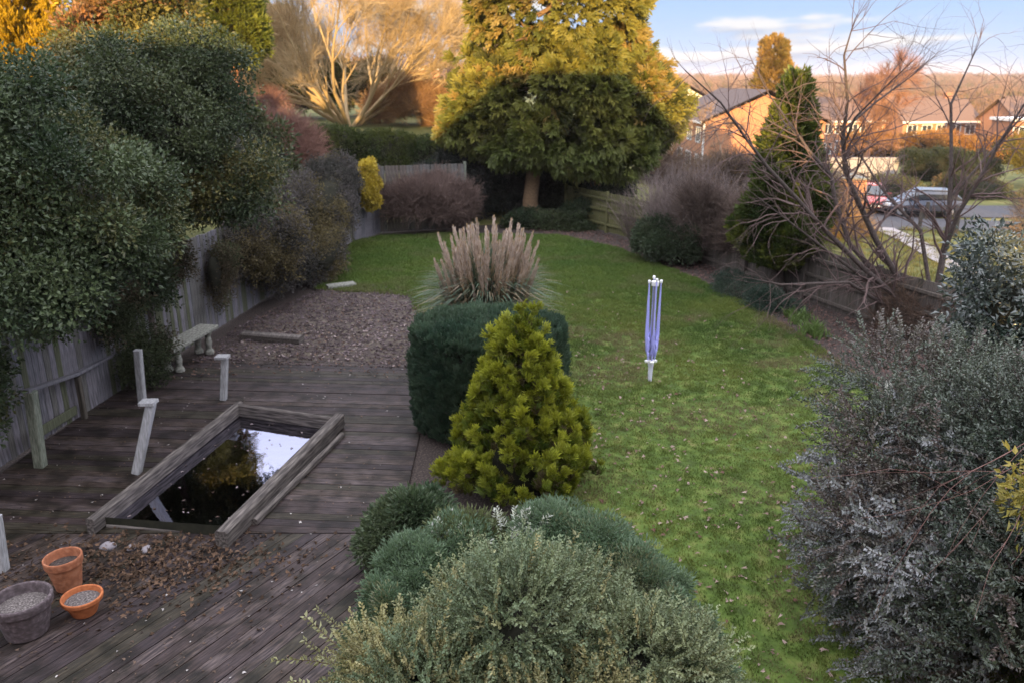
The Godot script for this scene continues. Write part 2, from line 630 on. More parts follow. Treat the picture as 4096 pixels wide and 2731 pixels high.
func car(o: Node3D, paint: Material) -> void:
	# forward is +x, wheels on y = 0
	var ring := func(x: float, hw: float, y0: float, y1: float, top: float) -> Array:
		var q := []
		for p in [Vector2(-0.82, 0.0), Vector2(-1, 0.18), Vector2(-1, 0.62), Vector2(-top, 0.94), Vector2(-top * 0.8, 1), Vector2(top * 0.8, 1), Vector2(top, 0.94), Vector2(1, 0.62), Vector2(1, 0.18), Vector2(0.82, 0.0)]:
			q.append(Vector3(x, lerpf(y0, y1, p.y), p.x * hw))
		return q
	var mb := MB.new()
	mb.loft([ring.call(-2.0, 0.7, 0.4, 0.85, 0.9), ring.call(-1.92, 0.82, 0.28, 0.95, 0.92), ring.call(-1.2, 0.88, 0.2, 0.98, 0.93), ring.call(0.0, 0.89, 0.2, 0.95, 0.93), ring.call(0.9, 0.88, 0.2, 0.92, 0.9), ring.call(1.7, 0.83, 0.24, 0.78, 0.86), ring.call(1.98, 0.72, 0.32, 0.66, 0.84), ring.call(2.05, 0.6, 0.4, 0.58, 0.8)])
	part("body", mb.mesh(), paint, o)
	var cb := MB.new()
	cb.loft([ring.call(-1.93, 0.74, 0.9, 0.99, 0.9), ring.call(-1.5, 0.76, 0.9, 1.4, 0.78), ring.call(-1.3, 0.76, 0.9, 1.44, 0.76), ring.call(0.1, 0.76, 0.88, 1.46, 0.76), ring.call(0.45, 0.76, 0.88, 1.38, 0.76), ring.call(1.15, 0.72, 0.85, 0.93, 0.9)])
	part("windows", cb.mesh(), M.glass, o)
	var rb := MB.new()
	rb.loft([ring.call(-1.56, 0.6, 1.36, 1.43, 0.9), ring.call(-1.3, 0.62, 1.4, 1.475, 0.9), ring.call(0.1, 0.62, 1.42, 1.495, 0.9), ring.call(0.42, 0.58, 1.38, 1.43, 0.9)])
	part("roof", rb.mesh(), paint, o)
	for x in [-1.28, 1.28]:
		for s in [-1.0, 1.0]:
			var wb := MB.new()
			wb.lathe([Vector2(0.0, 0.1), Vector2(0.2, 0.1), Vector2(0.29, 0.11), Vector2(0.32, 0.08), Vector2(0.32, -0.08), Vector2(0.29, -0.11), Vector2(0, -0.11)], 20)
			var wh := part("wheel", wb.mesh(), M.tyre, o, Transform3D(Basis(Vector3.RIGHT, PI / 2 * s), Vector3(x, 0.32, s * 0.8)))
			var hb := MB.new()
			hb.lathe([Vector2(0.0, 0.13), Vector2(0.05, 0.13), Vector2(0.19, 0.115), Vector2(0.2, 0.1)], 16)
			part("rim", hb.mesh(), M.steel, wh)
	for s in [-1.0, 1.0]:
		var lb := MB.new()
		lb.box(Vector3(1.9, 0.64, s * 0.6), Vector3(0.22, 0.13, 0.26), Basis(Vector3.UP, -s * 0.35))
		part("headlight", lb.mesh(), M.white, o)
		var tb := MB.new()
		tb.box(Vector3(-1.94, 0.78, s * 0.66), Vector3(0.16, 0.24, 0.2))
		part("tail_light", tb.mesh(), M.red, o)
		var ib := MB.new()
		ib.box(Vector3(0.75, 0.98, s * 0.94), Vector3(0.12, 0.12, 0.18))
		part("mirror", ib.mesh(), paint, o)
	var gb := MB.new()
	gb.box(Vector3(2.03, 0.45, 0), Vector3(0.06, 0.16, 0.9))
	part("grille", gb.mesh(), M.tyre, o)
	var nb := MB.new()
	nb.box(Vector3(2.08, 0.44, 0), Vector3(0.02, 0.11, 0.5))
	part("number_plate", nb.mesh(), M.white, o)

func bush(called: String, label: String, lobes: Array, mesh: Mesh, mat: Material, n: int, sc: Array, c0: Color, c1: Color, category := "shrub", inner := 0.72, up := 0.3, k := 0.72, third = null, low := -0.35, noisy := 0.18, gap := -2.0, lumps := 7, lump := 0.42) -> Node3D:
	var main := lobes.size()
	if lumps > 0: lobes = lumpy(lobes, lumps, lump)
	var at: Vector3 = lobes[0][0]
	var o := thing(called, label, category, Vector3(at.x, land(at.x, at.z), at.z))
	var loc := []
	for l in lobes: loc.append([l[0] - o.position, l[1]])
	var cr := crown(loc, n, inner, sc[0], sc[1], up, gap, 0.6, low, noisy)
	many("foliage", mesh, mat, cr[0], tints(cr[1], c0, c1, 1.0, 0.2, third), o)
	if k > 0: part("inner_branches", core(loc.slice(0, main), k), M.core, o)
	return o

func stem(o: Node3D, called: String, pts: Array, radii: Array, mat: Material, sides := 8) -> MeshInstance3D:
	var mb := MB.new()
	mb.tube(pts, radii, sides)
	return part(called, mb.mesh(), mat, o)

func beam(called: String, a: Vector3, b: Vector3, w: float, h: float, mat: Material, o: Node3D) -> void:
	var mb := MB.new()
	var l := a.distance_to(b)
	mb.bar(Vector3(0, 0, -l / 2), Vector3(0, 0, l / 2), w, h, 0.02)
	part(called, mb.mesh(), mat, o, Transform3D(Basis.looking_at(b - a, Vector3.UP), (a + b) / 2))

func pot(called: String, label: String, at: Vector3, r: float, h: float, base: float, mat: Material, tilt: float, soil: Material) -> void:
	var o := thing(called, label, "plant pot", at, rnd(0, 6), "terracotta pots on the deck")
	o.rotation.x = tilt
	var mb := MB.new()
	mb.lathe([Vector2(0, 0), Vector2(base * 0.9, 0), Vector2(base, 0.012), Vector2(lerpf(base, r, 0.72), h * 0.76), Vector2(r * 0.985, h * 0.77), Vector2(r, h * 0.8), Vector2(r * 1.02, h * 0.96), Vector2(r * 1.0, h), Vector2(r * 0.92, h), Vector2(r * 0.9, h * 0.97), Vector2(r * 0.84, h * 0.7), Vector2(r * 0.8, h * 0.6)], 36)
	part("shell", mb.mesh(), mat, o)
	var sb := MB.new()
	var pr := [Vector2(0, h * 0.78), Vector2(r * 0.4, h * 0.79), Vector2(r * 0.7, h * 0.75), Vector2(r * 0.86, h * 0.74)]
	sb.lathe(pr, 24)
	part("soil", sb.mesh(), soil, o)

func _ready() -> void:
	R.seed = 7
	N1.seed = 3
	N1.frequency = 0.02
	# ---------------- camera, sky, sun, exposure
	var cam := Camera3D.new()
	cam.name = "camera"
	cam.position = Vector3(0, 4.9, 0)
	cam.rotation_degrees = Vector3(-18, 0, 0)
	cam.fov = 46.0
	cam.near = 0.1
	cam.far = 8000
	var att := CameraAttributesPhysical.new()
	att.frustum_focal_length = 12.0 / tan(deg_to_rad(23.0))
	att.frustum_focus_distance = 6.0
	att.frustum_near = 0.1
	att.frustum_far = 8000
	att.exposure_aperture = 2.1
	cam.attributes = att
	print("fov after attributes ", cam.fov)
	cam.fov = 46.0
	add_child(cam)
	var env := Environment.new()
	env.background_mode = Environment.BG_SKY
	env.tonemap_mode = Environment.TONE_MAPPER_LINEAR
	env.tonemap_exposure = 2.6
	env.fog_enabled = true
	env.fog_density = 0.0002
	env.fog_light_color = Color(0.92, 0.84, 0.82)
	env.sdfgi_enabled = true
	env.ssao_enabled = true
	env.ssil_enabled = true
	var sky := Sky.new()
	var pan := PanoramaSkyMaterial.new()
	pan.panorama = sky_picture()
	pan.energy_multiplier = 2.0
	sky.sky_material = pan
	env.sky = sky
	var we := WorldEnvironment.new()
	we.name = "world"
	we.environment = env
	add_child(we)
	var sun := DirectionalLight3D.new()
	sun.name = "sun"
	sun.light_energy = 1.5
	sun.light_color = Color(1.0, 0.83, 0.56)
	sun.light_angular_distance = 0.5
	sun.shadow_enabled = true
	add_child(sun)
	sun.look_at_from_position(Vector3.ZERO, Vector3(0.08, -0.0963, -1.0))

	materials()
	setting()
	houses()
	garden_left()
	garden_middle()
	garden_right()
	background()

func sky_picture() -> ImageTexture:
	var f := FastNoiseLite.new()
	f.seed = 11
	f.frequency = 1.0
	f.fractal_octaves = 5
	var W := 3072
	var H := 1536
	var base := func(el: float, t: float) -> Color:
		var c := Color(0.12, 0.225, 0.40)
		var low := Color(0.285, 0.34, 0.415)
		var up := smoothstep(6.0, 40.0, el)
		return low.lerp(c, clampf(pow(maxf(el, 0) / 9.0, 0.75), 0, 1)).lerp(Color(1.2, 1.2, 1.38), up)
	var cloud := func(el: float, az: float, b: Color) -> Color:
		var e := maxf(el, 0.1)
		# flat layers of cloud seen edge on: noise stretched along the horizon
		var w := 0.32 + 0.035 * e
		var n := f.get_noise_2d(az * 0.045 / w * 0.4 + 3.0, e * 0.62 / w * 0.4) * 1.35
		n += f.get_noise_2d(az * 0.22 + 40.0, e * 1.6 + 7.0) * 0.35
		var n2 := f.get_noise_2d(az * 0.045 / w * 0.4 + 3.0, (e + 0.35) * 0.62 / w * 0.4) * 1.35
		var d := clampf((n + 0.02) * 3.2, 0, 1) * clampf(e / 1.2, 0.15, 1) 
		var lit := clampf(0.55 + (n - n2) * 1.6, 0, 1)
		var cc := Color(0.2, 0.235, 0.29).lerp(Color(0.395, 0.39, 0.385), lit)
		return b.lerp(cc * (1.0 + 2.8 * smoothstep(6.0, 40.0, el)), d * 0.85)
	var small := Image.create(384, 192, false, Image.FORMAT_RGBF)
	for y in 192:
		var el := 90.0 - (y + 0.5) / 192.0 * 180.0
		for x in 384:
			var az := (x + 0.5) / 384.0 * 360.0
			if az > 180: az -= 360
			if el < -2:
				small.set_pixel(x, y, Color(0.3, 0.28, 0.25))
			else:
				var c: Color = cloud.call(el, az, base.call(el, 0))
				small.set_pixel(x, y, (c * 0.5).linear_to_srgb())
	small.convert(Image.FORMAT_RGB8)
	small.resize(W, H, Image.INTERPOLATE_BILINEAR)
	for y in range(H / 2 - 130, H / 2 + 8):
		var el := 90.0 - (y + 0.5) / H * 180.0
		var k := clampf((15.2 - el) / 3.0, 0, 1)
		for x in W:
			var az := (x + 0.5) / W * 360.0
			if az > 180: az -= 360
			var c: Color = cloud.call(el, az, base.call(el, 0))
			c = (c * 0.5).linear_to_srgb()
			if k < 1: c = small.get_pixel(x, y).lerp(c, k)
			small.set_pixel(x, y, c)
	return ImageTexture.create_from_image(small)

func materials() -> void:
	M.white = flat_mat(lin(0.75, 0.74, 0.72), 0.5)
	M.glass = flat_mat(lin(0.03, 0.035, 0.045), 0.08, 0.0, 0.8)
	M.tyre = flat_mat(lin(0.012, 0.012, 0.013), 0.8)
	M.steel = flat_mat(lin(0.5, 0.5, 0.52), 0.35, 0.8)
	M.red = flat_mat(lin(0.4, 0.02, 0.015), 0.3)
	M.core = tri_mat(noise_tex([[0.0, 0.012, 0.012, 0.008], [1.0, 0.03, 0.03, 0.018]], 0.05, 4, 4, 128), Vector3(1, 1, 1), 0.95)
	M.leaf = leaf_mat(0.5, 0.5)
	M.gloss = leaf_mat(0.42, 0.3, 0.4)
	M.dry = leaf_mat(0.8, 0.3, 0.25)
	M.twig = leaf_mat(0.85, 0.0, 0.25)
	M.bark = tri_mat(noise_tex([[0.0, 0.035, 0.026, 0.022], [0.5, 0.085, 0.066, 0.056], [1.0, 0.17, 0.14, 0.12]], 0.035, 5, 8, 256), Vector3(5, 1.2, 5), 0.9, false, noise_tex([[0, 0, 0, 0], [1, 1, 1, 1]], 0.04, 4, 9, 256), 1.2)
	M.bark_warm = tri_mat(noise_tex([[0.0, 0.08, 0.05, 0.03], [0.5, 0.2, 0.125, 0.07], [1.0, 0.32, 0.21, 0.12]], 0.035, 5, 18, 256), Vector3(4, 1, 4), 0.9)
	var bumpw := noise_tex([[0, 0, 0, 0], [1, 1, 1, 1]], 0.03, 4, 21, 256)
	# old fence wood, silver grey with a lilac cast, some of it green with algae
	var tones := [[0.085, 0.082, 0.09, 0.2, 0.19, 0.21], [0.1, 0.093, 0.1, 0.24, 0.225, 0.25], [0.07, 0.068, 0.062, 0.17, 0.16, 0.15], [0.055, 0.06, 0.035, 0.13, 0.135, 0.085]]
	for k in 4:
		var t: Array = tones[k]
		WOOD.append(tri_mat(noise_tex([[0.1, t[0], t[1], t[2]], [0.9, t[3], t[4], t[5]]], 0.02, 5, 30 + k, 256), Vector3(5, 0.5, 5), 0.85, false, bumpw, 0.3))
	M.fence_brown = []
	var browns := [[0.06, 0.05, 0.042, 0.14, 0.118, 0.098], [0.075, 0.063, 0.055, 0.17, 0.145, 0.125], [0.05, 0.043, 0.035, 0.115, 0.1, 0.08]]
	for k in 3:
		var t: Array = browns[k]
		M.fence_brown.append(tri_mat(noise_tex([[0.1, t[0], t[1], t[2]], [0.9, t[3], t[4], t[5]]], 0.02, 5, 40 + k, 256), Vector3(5, 0.5, 5), 0.85))
	M.fence_green = []
	for k in 2:
		M.fence_green.append(tri_mat(noise_tex([[0.1, 0.07, 0.07, 0.03], [0.9, 0.17, 0.16, 0.065]], 0.02, 5, 50 + k, 256), Vector3(5, 0.5, 5), 0.85))
	# wet, dirty decking: long streaks along each plank
	var dk := [[0.024, 0.0175, 0.018, 0.074, 0.053, 0.051], [0.019, 0.0145, 0.016, 0.054, 0.039, 0.04], [0.027, 0.02, 0.018, 0.096, 0.071, 0.06], [0.02, 0.017, 0.013, 0.063, 0.053, 0.037], [0.024, 0.018, 0.02, 0.125, 0.096, 0.088]]
	var dirt := noise_tex([[0.2, 0.3, 0.3, 0.24], [0.45, 0.75, 0.72, 0.66], [0.7, 1.0, 1.0, 1.0]], 0.02, 6, 99, 512)
	for k in 5:
		var t: Array = dk[k]
		DECK.append(tri_mat(noise_tex([[0.15, t[0], t[1], t[2]], [0.55, (t[0] + t[3]) * 0.42, (t[1] + t[4]) * 0.42, (t[2] + t[5]) * 0.42], [0.95, t[3], t[4], t[5]]], 0.025, 5, 60 + k, 512), Vector3(2.6, 2.6, 0.28), 0.62, false, bumpw, 0.5))
		var dm: StandardMaterial3D = DECK[-1]
		dm.detail_enabled = true
		dm.detail_blend_mode = BaseMaterial3D.BLEND_MODE_MUL
		dm.detail_uv_layer = BaseMaterial3D.DETAIL_UV_2
		dm.uv2_triplanar = true
		dm.uv2_world_triplanar = true
		dm.uv2_scale = Vector3(0.22, 0.22, 0.22)
		dm.detail_albedo = dirt
	M.timber = tri_mat(noise_tex([[0.1, 0.035, 0.03, 0.028], [0.6, 0.11, 0.095, 0.085], [0.95, 0.2, 0.175, 0.155]], 0.02, 5, 71, 256), Vector3(5, 5, 0.45), 0.8, false, bumpw, 0.6)
	M.post = tri_mat(noise_tex([[0.1, 0.2, 0.2, 0.2], [0.95, 0.42, 0.42, 0.43]], 0.03, 5, 72, 256), Vector3(4, 0.7, 4), 0.8)
	M.post_green = tri_mat(noise_tex([[0.1, 0.09, 0.1, 0.075], [0.95, 0.27, 0.29, 0.23]], 0.03, 5, 73, 256), Vector3(4, 0.7, 4), 0.8)
	M.stone = tri_mat(noise_tex([[0.1, 0.1, 0.1, 0.08], [0.5, 0.2, 0.2, 0.17], [0.95, 0.34, 0.33, 0.3]], 0.03, 5, 74, 256), Vector3(2, 2, 2), 0.9)
	M.terra = tri_mat(noise_tex([[0.1, 0.2, 0.075, 0.04], [0.6, 0.33, 0.125, 0.062], [0.95, 0.4, 0.2, 0.12]], 0.02, 5, 75, 256), Vector3(3, 3, 3), 0.8)
	M.terra_bright = tri_mat(noise_tex([[0.1, 0.27, 0.08, 0.03], [0.8, 0.45, 0.15, 0.055]], 0.02, 5, 76, 256), Vector3(3, 3, 3), 0.75)
	M.terra_grey = tri_mat(noise_tex([[0.1, 0.05, 0.04, 0.04], [0.6, 0.1, 0.078, 0.082], [0.95, 0.2, 0.165, 0.175]], 0.02, 5, 77, 256), Vector3(3, 3, 3), 0.85)
	M.soil = tri_mat(noise_tex([[0.1, 0.02, 0.016, 0.014], [0.6, 0.06, 0.046, 0.04], [0.95, 0.13, 0.1, 0.085]], 0.05, 5, 78, 256), Vector3(2, 2, 2), 0.95)
	M.grit = tri_mat(noise_tex([[0.2, 0.05, 0.043, 0.04], [0.6, 0.13, 0.112, 0.105], [0.95, 0.27, 0.245, 0.23]], 0.05, 5, 79, 256), Vector3(3, 3, 3), 0.95)
	M.brick = tri_mat(noise_tex([[0.1, 0.22, 0.1, 0.065], [0.5, 0.34, 0.165, 0.1], [0.95, 0.42, 0.24, 0.16]], 0.08, 4, 80, 256), Vector3(0.35, 1.1, 0.35), 0.9)
	M.brick_orange = tri_mat(noise_tex([[0.1, 0.3, 0.13, 0.07], [0.5, 0.42, 0.2, 0.11], [0.95, 0.5, 0.28, 0.17]], 0.08, 4, 81, 256), Vector3(0.35, 1.1, 0.35), 0.9)
	M.roof = tri_mat(noise_tex([[0.1, 0.05, 0.035, 0.035], [0.5, 0.1, 0.075, 0.07], [0.95, 0.17, 0.13, 0.12]], 0.07, 4, 82, 256), Vector3(0.4, 1.5, 0.4), 0.9)
	M.roof_brown = tri_mat(noise_tex([[0.1, 0.1, 0.06, 0.045], [0.5, 0.16, 0.1, 0.075], [0.95, 0.24, 0.16, 0.12]], 0.07, 4, 83, 256), Vector3(0.4, 1.5, 0.4), 0.9)
	M.render_wall = tri_mat(noise_tex([[0.1, 0.5, 0.46, 0.4], [0.9, 0.62, 0.58, 0.52]], 0.05, 4, 84, 128), Vector3(0.4, 0.4, 0.4), 0.9)
	M.asphalt = tri_mat(noise_tex([[0.1, 0.045, 0.045, 0.05], [0.9, 0.085, 0.083, 0.09]], 0.06, 5, 85, 256), Vector3(0.3, 0.3, 0.3), 0.85, true)
	M.path = tri_mat(noise_tex([[0.1, 0.22, 0.2, 0.2], [0.9, 0.38, 0.35, 0.35]], 0.06, 5, 86, 256), Vector3(0.4, 0.4, 0.4), 0.9, true)
	M.lawn = tri_mat(noise_tex([[0.05, 0.04, 0.06, 0.013], [0.45, 0.065, 0.105, 0.018], [0.7, 0.1, 0.135, 0.028], [0.95, 0.15, 0.14, 0.05]], 0.018, 6, 87, 1024), Vector3(0.16, 0.16, 0.16), 0.95, true, noise_tex([[0, 0, 0, 0], [1, 1, 1, 1]], 0.12, 4, 88, 512), 2.0)
	M.ground = tri_mat(noise_tex([[0.1, 0.06, 0.07, 0.02], [0.5, 0.12, 0.12, 0.035], [0.9, 0.2, 0.17, 0.06]], 0.02, 6, 89, 512), Vector3(0.05, 0.05, 0.05), 0.95, true)

func setting() -> void:
	# ground: one sheet out to the hills
	var xs := []
	for k in range(-60, 61):
		var t := k / 60.0
		xs.append(70.0 * t + 2600.0 * pow(absf(t), 5.0) * signf(t))
	var zs := []
	for k in 40: zs.append(60.0 * pow(1.0 - k / 40.0, 1.5))
	for k in 110: zs.append(-75.0 * (k / 109.0) - 2700.0 * pow(k / 109.0, 6.0))
	var mb := MB.new()
	for z in zs:
		for x in xs:
			mb.v.append(at_land(x, z))
			var e := 0.5 + absf(z) * 0.01
			mb.n.append(Vector3(land(x - e, z) - land(x + e, z), 2 * e, land(x, z - e) - land(x, z + e)).normalized())
			mb.c.append(Color.WHITE)
	var w := xs.size()
	for a in zs.size() - 1:
		for b in w - 1:
			var o := a * w + b
			# rows run towards -z
			for q in [o, o + w, o + 1, o + 1, o + w, o + w + 1]: mb.i.append(q)
	structure("ground", mb.mesh(), M.ground)
	# lawn
	var lawn := PackedVector2Array([Vector2(-5.0, -25.2), Vector2(-4.6, -19.3), Vector2(-3.4, -19.1), Vector2(-2.3, -18.8), Vector2(-1.5, -15.5), Vector2(0.9, -14.6), Vector2(0.8, -10.6), Vector2(0.6, -7.5), Vector2(0.7, -3.0), Vector2(6.6, -3.0), Vector2(6.4, -9.0), Vector2(5.95, -12.4), Vector2(5.7, -15.0), Vector2(5.3, -17.6), Vector2(4.55, -20.3), Vector2(3.6, -22.7), Vector2(3.0, -24.2), Vector2(1.4, -26.2), Vector2(-2.4, -26.4), Vector2(-4.2, -26.0)])
	structure("lawn", patch(lawn, 0.0, 0.4, 0.035), M.lawn)
	var soil := PackedVector2Array([Vector2(-7.4, -3), Vector2(11.5, -3), Vector2(9.2, -12.5), Vector2(4.6, -24.3), Vector2(3.6, -30), Vector2(-5.2, -27.3), Vector2(-7.0, -13)])
	structure("soil_bed", patch(soil, -0.035, 0.8, 0.02), M.soil)
	structure("road", strip([Vector2(-2, -52), Vector2(13, -45), Vector2(22, -41.5), Vector2(34, -38), Vector2(60, -33), Vector2(120, -24)], 5.5, 0.05), M.asphalt)
	structure("footpath", strip([Vector2(20.5, -44), Vector2(18.6, -40), Vector2(17.1, -33), Vector2(15.7, -24), Vector2(14.6, -12), Vector2(14, 0)], 1.0, 0.06), M.path)
	structure("parking_bay", strip([Vector2(15.5, -47.2), Vector2(32, -46.2)], 4.6, 0.055), M.asphalt)
	# grass over the lawn
	var blades := clump_grass(13, 0.05, 0.006, 0.07)
	var xf := []
	var cols := []
	var fringe := Geometry2D.offset_polygon(lawn, 0.22)[0]
	for p in scatter(fringe, 64000):
		if p.z > -4.6: continue
		p.y = 0.035 * N1.get_noise_2d(p.x * 40, p.z * 40) - 0.005
		var near: float = clampf(-p.z / 14.0, 0.8, 1.7)
		xf.append(toward(Vector3.UP + rdir() * 0.15, rnd(0, TAU), rnd(0.7, 1.2) * near, p))
		var t := N1.get_noise_2d(p.x * 14, p.z * 14) + 0.5 * N1.get_noise_2d(p.x * 55, p.z * 55)
		var c := mixc(Color(0.06, 0.105, 0.021), Color(0.15, 0.17, 0.038), t * 0.9 + 0.5)
		c = mixc(c, Color(0.18, 0.145, 0.08), 0.75 * smoothstep(0.05, 0.4, N1.get_noise_2d(p.x * 22 + 500, p.z * 22) + 0.3 * N1.get_noise_2d(p.x * 90, p.z * 90) + 0.18 * exp(-Vector2((p.x - 2.2) / 1.6, (p.z + 9.5) / 4.0).length_squared())))
		if p.z < -16: c = mixc(c, Color(0.075, 0.14, 0.025), 0.55 * clampf((-p.z - 16) / 4.0, 0, 1))
		cols.append(c)
	many("grass", blades, leaf_mat(0.6, 0.4, 0.3), xf, cols, self)
	M.lawn_poly = lawn
	# rough grass on the verge beyond the right fence and the left slope
	xf = []
	cols = []
	var tuft := clump_grass(10, 0.16, 0.012, 0.14)
	for p in scatter(PackedVector2Array([Vector2(10.2, -11), Vector2(5.2, -25), Vector2(6, -33), Vector2(14, -42), Vector2(24, -39), Vector2(24, -12)]), 9000):
		if absf(p.x - (18.6 + (p.z + 40) * 0.18)) < 0.7: continue
		p.y = land(p.x, p.z)
		xf.append(toward(Vector3.UP, rnd(0, TAU), rnd(0.7, 1.3), p))
		cols.append(mixc(Color(0.09, 0.11, 0.03), Color(0.2, 0.17, 0.06), R.randf()))
	many("verge_grass", tuft, M.leaf, xf, cols, self)
	deck()

func deck() -> void:
	var pond := PackedVector2Array([Vector2(-4.74, -8.16), Vector2(-4.2, -11.36), Vector2(-2.58, -10.82), Vector2(-3.18, -7.96)])
	M.pond = pond
	var regions := [
		[PackedVector2Array([Vector2(-6.9, -3.4), Vector2(-1.3, -3.4), Vector2(-1.3, -8.02), Vector2(-6.75, -8.02)]), deg_to_rad(30.0), "lower"],
		[PackedVector2Array([Vector2(-6.75, -8.04), Vector2(-1.3, -8.04), Vector2(-1.4, -13.7), Vector2(-5.0, -14.1), Vector2(-6.55, -14.0)]), deg_to_rad(94.0), "upper"]]
	var d := Node3D.new()
	d.name = "deck"
	d.set_meta("kind", "structure")
	add_child(d)
	for r in regions:
		var ang: float = r[1]
		var frame := Transform3D(Basis(Vector3.UP, -ang), Vector3.ZERO)   # local -z runs along the planks
		var inv := frame.affine_inverse()
		var lp := PackedVector2Array()
		var lo := 1e9
		var hi := -1e9
		for p in r[0]:
			var q: Vector3 = inv * Vector3(p.x, 0, p.y)
			lp.append(Vector2(q.x, q.z))
			lo = minf(lo, q.x)
			hi = maxf(hi, q.x)
		var hole := PackedVector2Array()
		for p in pond:
			var q: Vector3 = inv * Vector3(p.x, 0, p.y)
			hole.append(Vector2(q.x, q.z))
		var x := lo
		while x < hi:
			var raw := PackedVector2Array([Vector2(x, -40), Vector2(x + 0.138, -40), Vector2(x + 0.138, 40), Vector2(x, 40)])
			for a in Geometry2D.intersect_polygons(raw, lp):
				for g in Geometry2D.clip_polygons(a, hole):
					if g.size() < 3: continue
					var mb := MB.new()
					var y := rnd(-0.004, 0.004)
					var n: int = g.size()
					for k in range(1, n - 1): mb.tri(Vector3(g[0].x, y, g[0].y), Vector3(g[k].x, y, g[k].y), Vector3(g[k + 1].x, y, g[k + 1].y), Vector3.UP)
					for k in n:
						var p0: Vector2 = g[k]
						var p1: Vector2 = g[(k + 1) % n]
						var e := p1 - p0
						if e.length() < 0.001: continue
						var mid := (p0 + p1) / 2 - Vector2(x + 0.069, 0)
						var nn := Vector2(e.y, -e.x).normalized()
						if absf(e.y) > absf(e.x):
							if nn.x * mid.x < 0: nn = -nn
						mb.quadn(Vector3(p0.x, y, p0.y), Vector3(p1.x, y, p1.y), Vector3(p1.x, y - 0.03, p1.y), Vector3(p0.x, y - 0.03, p0.y), Vector3(nn.x, 0, nn.y))
					part("plank", mb.mesh(), DECK[R.randi() % DECK.size()], d, frame)
			x += 0.147

func houses() -> void:
	# the house the view is taken from and its neighbours, whose shadow lies over the garden
	var o := thing("brick_house", "hipped brick house the garden belongs to, its roof shadowing the big conifer", "house", Vector3(-0.8, 0, 4.4))
	house(o, 6.2, 9.4, 5.2, 8.0, "x", M.brick, M.roof, 3.05)
	window(o, Vector3(0.9, 4.1, -3.15), 1.6, 1.3)
	window(o, Vector3(-2.6, 4.1, -3.15), 1.6, 1.3)
	window(o, Vector3(1.0, 1.3, -3.15), 2.4, 2.0, 0.0, 2)
	o = thing("brick_house", "low gabled brick bungalow left of the garden house", "house", Vector3(-11.6, 0, 4.4))
	house(o, 7.0, 11.4, 3.6, 6.9, "x", M.brick, M.roof)
	window(o, Vector3(2, 1.6, -3.55), 1.6, 1.2)
	o = thing("brick_house", "gabled brick house right of the garden house", "house", Vector3(7.9, -0.6, 4.4))
	house(o, 6.4, 5.8, 5.4, 8.0, "x", M.brick, M.roof)
	window(o, Vector3(0, 4.2, -3.25), 1.6, 1.3)

